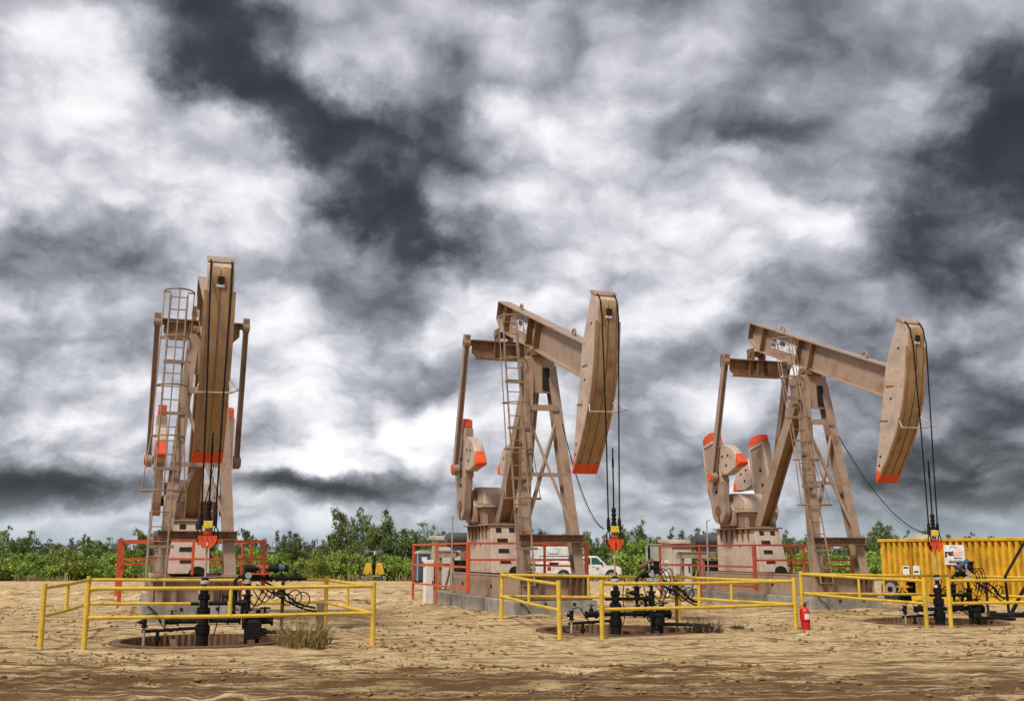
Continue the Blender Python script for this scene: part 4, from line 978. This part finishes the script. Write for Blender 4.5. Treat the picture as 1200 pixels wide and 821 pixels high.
# ------------------------------------------------------------------ vegetation near the wells
def blades(n, spread, hmin, hmax, w, lean, seed):
    rg = random.Random(seed); V = []; F = []
    for i in range(n):
        a = rg.uniform(0, 6.283); rr = spread*math.sqrt(rg.random()); x, y = rr*math.cos(a), rr*math.sin(a)*.7
        h = rg.uniform(hmin, hmax)*(1.1-.5*rr/spread); la = a+rg.uniform(-.8, .8); ln = rg.uniform(.1, lean)*h; ang = rg.uniform(0, 3.14); wx, wy = w*math.cos(ang), w*math.sin(ang); o = len(V)
        for f_, ww in ((0, 1), (.45, .85), (.8, .5), (1, .08)):
            bx, by, bz = x+ln*f_*f_*math.cos(la), y+ln*f_*f_*math.sin(la), h*(f_-.18*f_*f_*ln/h*2)
            V += [(bx-wx*ww, by-wy*ww, bz-.02), (bx+wx*ww, by+wy*ww, bz-.02)]
        F += [(o, o+1, o+3, o+2), (o+2, o+3, o+5, o+4), (o+4, o+5, o+7, o+6)]
    me = bpy.data.meshes.new('blades'); me.from_pydata(V, [], F); return me
x, y = -3.48, 18.15
tag(obj('grass_tuft', blades(460, .46, .32, .80, .0075, 1.0, 4), 'drygrass'), 'straw-coloured tuft of dry grass beside the leftmost well', 'grass tuft').location = (x, y, gz(x, y))
for (x, y, s, l) in ((3.69, 20.84, 1.35, 'small dark dead bush between the middle well and extinguisher'), (4.52, 21.75, .55, 'tiny dark weed right of the dead bush')):
    o = tag(obj('dead_bush', blades(170, .26, .14, .36, .007, 1.3, 9), 'deadbush'), l, 'bush'); o.location = (x, y, gz(x, y)); o.scale = (s,)*3

# ------------------------------------------------------------------ far brush
def leaf_cloud(clumps, per, lw, lh, rg):
    c = np.repeat(np.array([k[:3] for k in clumps]), per, 0); rad = np.repeat(np.array([k[3] for k in clumps]), per)
    n = len(c); d = rg.normal(size=(n, 3)); d /= np.linalg.norm(d, axis=1)[:, None]
    p = c+d*(rad*rg.rand(n)**.45)[:, None]*np.array([1, 1, .85])
    a = rg.normal(size=(n, 3)); a[:, 2] = np.abs(a[:, 2])+.4; a /= np.linalg.norm(a, axis=1)[:, None]
    b = np.cross(a, rg.normal(size=(n, 3))); b /= np.linalg.norm(b, axis=1)[:, None]
    s = (.6+.8*rg.rand(n))[:, None]
    V = np.stack([p-b*lw*s*.5, p+a*lh*s*.35+b*lw*s*.1, p+a*lh*s, p+b*lw*s*.6], 1).reshape(-1, 3)
    F = np.arange(n*4).reshape(n, 4); return V, F
def make_tree_proto(seed, h, w, nl, per, lw, lh, low, clr):
    """several upright limbs from one base; clumps along their outer halves"""
    rg = np.random.RandomState(seed); tr = MB(); clumps = []
    for i in range(nl):
        a = rg.rand()*6.28; r = w*.5*math.sqrt(rg.rand()); hh = h*(.55+.45*rg.rand())*(1.05-.35*r/(w*.5)); x, y = r*math.cos(a), r*math.sin(a)
        pts = [(x*.08, y*.08, -.1), (x*.45+rg.normal()*.1, y*.45, hh*.4), (x*.85+rg.normal()*.1, y*.85, hh*.75), (x+rg.normal()*.12, y, hh*.97)]
        tr.tube(pts, [.07, .05, .03, .012], 5)
        for t in np.linspace(low, 1., 7):
            k = min(int(t*3), 2); f = t*3-k; p = Vector(pts[k]).lerp(Vector(pts[k+1]), f)
            for _ in range(2):
                q = p+Vector(rg.normal(size=3)*np.array([.3, .3, .16])*(1.15-.75*t)); clumps.append((q.x, q.y, max(q.z, .15), clr*(1.25-.7*t)*(.7+.6*rg.rand())))
    V, F = leaf_cloud(clumps, per, lw, lh, rg); h = float(np.percentile(V[:, 2], 99.6))
    me = bpy.data.meshes.new('crown'); me.from_pydata(V.tolist(), [], F.tolist())
    me.materials.append(M['leaf_dark']); tm = tr.mesh('trunk'); tm.materials.append(M['bark']); return me, tm, h
DARK = [make_tree_proto(20+i, 4.4, 4.2+.5*(i % 3), 12+i, 24, .10, .20, .12, .40) for i in range(6)]
BR = []
for i in range(4):
    me, tm, h = make_tree_proto(50+i, 2.2, 3.6, 14, 24, .12, .19, .1, .50); me.materials.clear(); me.materials.append(M['leaf_bright']); BR.append((me, tm, h))
def plant_tree(name, proto, x, y, hgt, label, cat, group, wide=1.):
    me, tm, h = proto; r = thing(name, label, cat, (x, y, gz(x, y)-.02), random.uniform(0, 6.28), group); s = hgt/h; r.scale = (s*wide, s*wide, s)
    obj('crown', me, None, r); obj('trunk', tm, None, r); return r
SKY_LINE = [(-80, 624), (0, 617), (22, 617), (40, 630), (62, 622), (75, 630), (92, 620), (110, 630), (130, 626), (150, 630), (165, 618), (185, 626), (215, 625), (245, 625), (270, 622), (300, 621), (330, 620), (355, 624), (385, 622), (405, 611), (430, 599), (455, 611), (480, 612), (500, 618), (530, 622), (560, 618), (590, 622), (615, 624), (640, 614), (665, 626), (690, 622), (710, 622), (735, 612), (755, 626), (780, 619), (805, 622), (830, 617), (850, 622), (880, 622), (910, 626), (940, 624), (965, 625), (988, 622), (1020, 614), (1050, 616), (1075, 620), (1110, 630), (1150, 630), (1200, 630), (1290, 626)]
def skyline(px):
    xs = [a for a, b in SKY_LINE]; return float(np.interp(px, xs, [b for a, b in SKY_LINE]))
F_ = 1231.2
def sector(px):
    return ('left of the leftmost pump jack' if px < 215 else 'between leftmost and middle pump jacks' if px < 590 else
            'between middle and rightmost pump jacks' if px < 880 else 'right of the rightmost pump jack')
px = -110.; i = 0
while px < 1320:
    yy = random.uniform(91, 99); X = (px-600)/F_*yy; top = skyline(px)+random.choice((-3, 0, 0, 4, 9, 13))+random.uniform(-1, 3)
    hgt = max(2.2, (646.6-top)/F_*yy+1.6-gz(X, yy))
    plant_tree('brush_tree', DARK[i % 6], X, yy, hgt, 'dark green tree in the far brush line, '+sector(px), 'tree', 'dark trees in the brush, '+sector(px), random.uniform(.75, 1.0)); i += 1
    px += random.uniform(15, 23)
px = -110.; i = 0
while px < 1320:
    yy = random.uniform(100, 106); X = (px-600)/F_*yy; plant_tree('brush_tree', DARK[(i*5+2) % 6], X, yy, random.uniform(3.0, 3.7), 'low dark tree at the back of the brush, '+sector(px), 'tree', 'low trees at the back of the brush, '+sector(px), 1.25); i += 1; px += random.uniform(26, 34)
px = -110.; i = 0
while px < 1320:
    yy = random.uniform(86.5, 90.5); X = (px-600)/F_*yy
    if 610 < px < 735: yy = 95
    plant_tree('brush_shrub', BR[i % 4], X, yy, random.uniform(1.7, 2.7)*(1.35 if 700 < px < 790 else 1), 'bright green shrub at the brush foot, '+sector(px), 'shrub', 'bright shrubs of the brush, '+sector(px), random.uniform(.9, 1.2)); i += 1
    px += random.uniform(17, 26)
for px, top, yy, lab in ((428, 597, 90, 'tall spindly dark tree rising above the brush, over the yellow light tower'), (640, 612, 97, 'lone leafy treetop showing between the legs of the middle pump jack'), (733, 611, 92, 'full green tree right of the white truck'), (1022, 612, 95, 'leafy tree just left of the yellow tank')):
    X = (px-600)/F_*yy; plant_tree('brush_tree', DARK[px % 6], X, yy, (646.6-top)/F_*yy+1.6-gz(X, yy), lab, 'tree', None, .72)

def make_weeds():
    rg = np.random.RandomState(77); n = 16000
    yy = 84.5+rg.rand(n)**1.6*7; xx = (rg.rand(n)-.5)*2*(yy*.56); k = (vn(xx*.25, yy*.5, 21)+.25*vn(xx*1.3, yy*2, 22)) > -.05
    xx, yy = xx[k], yy[k]; n = len(xx); zz = ground_smooth(xx, yy); h = .15+.5*rg.rand(n)**2; w = .03+.05*rg.rand(n); a = rg.rand(n)*6.28; lx, ly = .25*h*rg.normal(size=n), .25*h*rg.normal(size=n)
    c, s_ = np.cos(a)*w, np.sin(a)*w
    V = np.stack([np.stack([xx-c, yy-s_, zz-.05], 1), np.stack([xx+c, yy+s_, zz-.05], 1), np.stack([xx+lx+c*.2, yy+ly+s_*.2, zz+h], 1), np.stack([xx+lx-c*.5, yy+ly-s_*.5, zz+h*.8], 1)], 1).reshape(-1, 3)
    me = bpy.data.meshes.new('weeds'); me.from_pydata(V.tolist(), [], np.arange(n*4).reshape(n, 4).tolist())
    tag(obj('weeds', me, 'weed'), 'ragged green and straw weeds at the foot of the far brush', 'weeds', None, 'stuff')
M['weed'] = leaf_mat('weed_blades', (.09, .10, .025), (.34, .30, .11))
make_weeds()

# ------------------------------------------------------------------ light tower trailer
x, y = -11.0, 85.6
r = thing('light_tower', 'yellow mobile light tower with its lamps folded down', 'light tower', (x, y, gz(x, y)), R(4))
MB().box((-.95, -.55, .30), (.95, .55, .42)).build('chassis', 'greypaint', r)
for s in (-1, 1):
    MB().prism([(s*.12, .45), (s*.9, .45), (s*.62, 1.36), (s*.2, 1.36)], -.5, .5).build('hood', 'tankyellow', r, .03)
    w_ = MB().cyl((s*.82, -.62, .26), (s*.82, -.45, .26), .26, 18).build('wheel', 'tyre', r); MB().cyl((s*.82, -.63, .26), (s*.82, -.615, .26), .12, 12).build('rim', 'rim', w_)
    MB().beam((s*.05, -.3, 1.35), (s*.35, -.52, .5), .06, .06).build('brace', 'black', r)
    l_ = MB().lathe([(.27, 0), (.23, .1), (.08, .17)], (0, 0, 0), 16).build('lamp_head', 'darkgrey', r); l_.location = (s*.55-.05, -.1, 2.18); l_.rotation_euler = (R(60), s*R(50), 0)
MB().cyl((.02, -.2, .42), (.02, -.2, 2.0), .075, 10).build('mast', 'black', r); MB().beam((-.6, -.1, 2.3), (.6, -.1, 2.2), .05, .05).beam((.02, -.2, 1.9), (.05, -.1, 2.3), .1, .1).build('lamp_bar', 'galv', r)
MB().beam((-.95, 0, .34), (-1.5, 0, .36), .08, .08).build('tow_bar', 'greypaint', r)

# ------------------------------------------------------------------ portable toilet
x, y = -6.52, 78
r = thing('portable_toilet', 'dark blue portable toilet with pale roof left of the middle pump jack', 'portable toilet', (x, y, gz(x, y)), R(20))
MB().box((-.52, -.52, .12), (.52, .52, 2.02)).build('cabin', 'blue', r, .03); MB().box((-.55, -.55, .0), (.55, .55, .118)).build('base', 'black', r)
MB().prism([(-.58, 2.023), (.58, 2.023), (.52, 2.16), (.25, 2.26), (-.25, 2.26), (-.52, 2.16)], -.57, .57).build('roof', 'greypaint', r, .02)
d = MB().box((-.38, -.535, .2), (.38, -.522, 1.95)).build('door', 'blue', r); MB().box((.28, -.55, 1.0), (.33, -.536, 1.1)).build('latch', 'plate', d); MB().box((-.2, -.542, 1.5), (.2, -.536, 1.8)).build('vent_grille', 'white', d)
for s in (-1, 1): MB().box((s*.5-.05, -.56, .12), (s*.5+.05, -.50, 2.02)).build('corner_trim', 'greypaint', r)

# ------------------------------------------------------------------ white truck and trailer
def wheel(parent, x, y, z, rad, wd):
    t = MB().lathe([(rad*.62, 0), (rad*.97, .02), (rad, .06), (rad, wd-.06), (rad*.97, wd-.02), (rad*.62, wd)], n=24).build('wheel', 'tyre', parent); t.location = (x, y+wd/2, z); t.rotation_euler = (R(90), 0, 0)
    MB().cyl((0, 0, wd-.03), (0, 0, wd+.005), rad*.6, 18).cyl((0, 0, -.005), (0, 0, .03), rad*.6, 18).build('rim', 'rim', t)
    MB().cyl((0, 0, wd), (0, 0, wd+.03), rad*.2, 10).build('hub', 'galv', t)
def make_truck():
    X0, Y0 = 4.18, 88.0
    r = thing('pickup_truck', 'white crew cab service truck parked beyond the middle pump jack', 'truck', (X0, Y0, gz(6, 88)))
    hw = 1.0
    def arch(cx, rr, n=9): return [(cx+rr*math.cos(a), .42+rr*math.sin(a)) for a in np.linspace(0, math.pi, n)]
    # lower body outline, x along, front to +x
    lower = [(-2.3, .55), (-2.32, 1.22), (1.55, 1.22), (1.55, 1.24), (3.25, 1.26), (4.25, 1.17), (4.62, 1.08), (4.68, .95), (4.66, .55), (4.5, .5)]
    lower += arch(3.88, .50)+[(3.3, .42), (.6, .42)]+arch(0, .50)+[(-.6, .5)]
    b = MB().prism(lower, -hw, hw).build('body', 'white', r, .03)
    cab = [(1.55, 1.23), (1.62, 1.86), (1.78, 1.96), (2.6, 1.97), (2.82, 1.93), (3.5, 1.26)]
    c = MB().prism(cab, -.86, .86).build('cab', 'white', r, .05)
    for p in ([(1.72, 1.30), (1.76, 1.82), (2.18, 1.84), (2.18, 1.30)],): MB().prism(p, -.875, -.858).build('rear_window', 'glass', r); MB().prism(p, .858, .875).build('rear_window', 'glass', r)
    p = [(2.28, 1.30), (2.28, 1.84), (2.72, 1.83), (3.24, 1.30)]; MB().prism(p, -.875, -.858).build('front_window', 'teal', r); MB().prism(p, .858, .875).build('front_window', 'teal', r)
    MB().hexa([(2.90, -.78, 1.90), (3.52, -.80, 1.285), (3.52, .80, 1.285), (2.90, .78, 1.90)], [(2.92, -.78, 1.91), (3.54, -.80, 1.295), (3.54, .80, 1.295), (2.92, .78, 1.91)]).build('windscreen', 'teal', r)
    for x_, w_ in ((1.60, .62), (2.24, 1.05)):
        d = MB().box((x_, -hw-.012, .56), (x_+w_, -hw+.001, 1.20)).build('door', 'white', r, .006); MB().box((x_+w_*.1, -hw-.03, 1.06), (x_+w_*.1+.16, -hw-.013, 1.10)).build('handle', 'black', d)
    lg = text_mesh('XX', .22, .01, .001); o = obj('door_emblem', lg, 'ink_black', r); o.matrix_local = Matrix.Translation((2.75, -hw-.0145, .98)) @ Matrix.Rotation(R(90), 4, 'X')
    MB().box((2.6, -hw-.014, .80), (2.92, -hw-.0125, .84)).build('door_emblem', 'ink_red', r)
    MB().box((3.05, -1.16, 1.25), (3.17, -1.0, 1.48)).build('mirror', 'black', r, .02); MB().box((3.05, 1.0, 1.25), (3.17, 1.16, 1.48)).build('mirror', 'black', r, .02)
    MB().box((4.60, -.95, .46), (4.80, .95, .72)).build('bumper', 'chrome', r, .03); MB().box((4.64, -.6, .74), (4.70, .6, 1.02)).build('grille', 'black', r)
    for s in (-1, 1): MB().box((4.45, s*.80-.14, .80), (4.685, s*.80+.14, 1.0)).build('headlight', 'galv', r, .02)
    MB().box((-2.34, -1.008, .78), (-2.26, -.9, 1.08)).build('tail_light', 'lamp_red', r); MB().box((-1.32, -1.008, .80), (-1.02, -.98, 1.12)).build('side_marker', 'lamp_red', r)
    MB().box((-2.3, -1.006, 1.16), (1.5, -.99, 1.20)).build('body_stripe', 'greypaint', r)
    for s in (-1, 1):
        MB().box((-2.2, s*.8-.17, 1.222), (1.45, s*.8+.17, 1.52)).build('tool_box', 'white', r, .02)
        for k in range(4): MB().box((-2.05+.9*k, s*.972-.003, 1.28), (-1.3+.9*k, s*.972+.003, 1.47)).build('tool_box_door', 'void' if k % 2 else 'white', r)
    MB().tube([(-1.9, -.8, 1.52), (-1.9, -.8, 1.95), (1.3, -.8, 1.95), (1.3, -.8, 1.52)], .035, 6).tube([(-1.9, .8, 1.52), (-1.9, .8, 1.95), (1.3, .8, 1.95), (1.3, .8, 1.52)], .035, 6).build('rack', 'black', r)
    MB().box((.5, -.75, 1.3), (1.35, .75, 1.9)).build('welder', 'black', r, .03); MB().box((-1.7, -.6, 1.3), (-.9, .6, 1.66)).build('reel', 'greypaint', r, .03)
    for x_ in (0, 3.88):
        for s in (-.98, .74): wheel(r, x_, s+.0, .41, .41, .26)
    MB().box((-2.2, -.5, .5), (4.3, .5, .62)).build('underbody', 'black', r)
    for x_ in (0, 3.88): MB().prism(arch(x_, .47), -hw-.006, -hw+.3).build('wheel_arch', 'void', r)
make_truck()
def make_trailer():
    r = thing('box_trailer', 'white enclosed trailer with rounded nose behind the white truck', 'trailer', (1.0, 92.5, gz(3, 92)))
    prof = [(0, .45), (0, 2.72), (.1, 2.8), (4.75, 2.8), (5.1, 2.66), (5.32, 2.35), (5.42, 1.6), (5.42, .45)]
    MB().prism(prof, -1.1, 1.1).build('body', 'white', r, .04); MB().box((-.02, -1.11, .36), (5.44, 1.11, .45)).build('frame', 'galv', r)
    MB().box((-.03, -1.02, .5), (-.005, 1.02, 2.6)).build('rear_door', 'white', r)
    MB().prism([(2.0, 2.22), (2.2, 2.16), (2.9, 2.16), (3.1, 2.22)], -1.112, -1.102).build('side_vent', 'void', r); MB().box((3.85, -1.115, 1.5), (4.7, -1.102, 1.98)).build('side_window', 'glass', r); MB().box((4.2, -1.118, 2.1), (4.6, -1.102, 2.45)).build('side_panel', 'beige', r)
    MB().box((.1, -1.115, 1.3), (1.4, -1.102, 1.75)).build('side_stripe', 'beige', r)
    for x_ in (1.6, 2.5):
        for s in (-1.12, .86): wheel(r, x_, s, .36, .36, .24)
    MB().beam((5.4, 0, .42), (6.6, 0, .45), .12, .12).build('tow_bar', 'black', r); MB().box((1.1, -1.12, .7), (3.0, -1.103, .80)).build('fender', 'galv', r)
make_trailer()
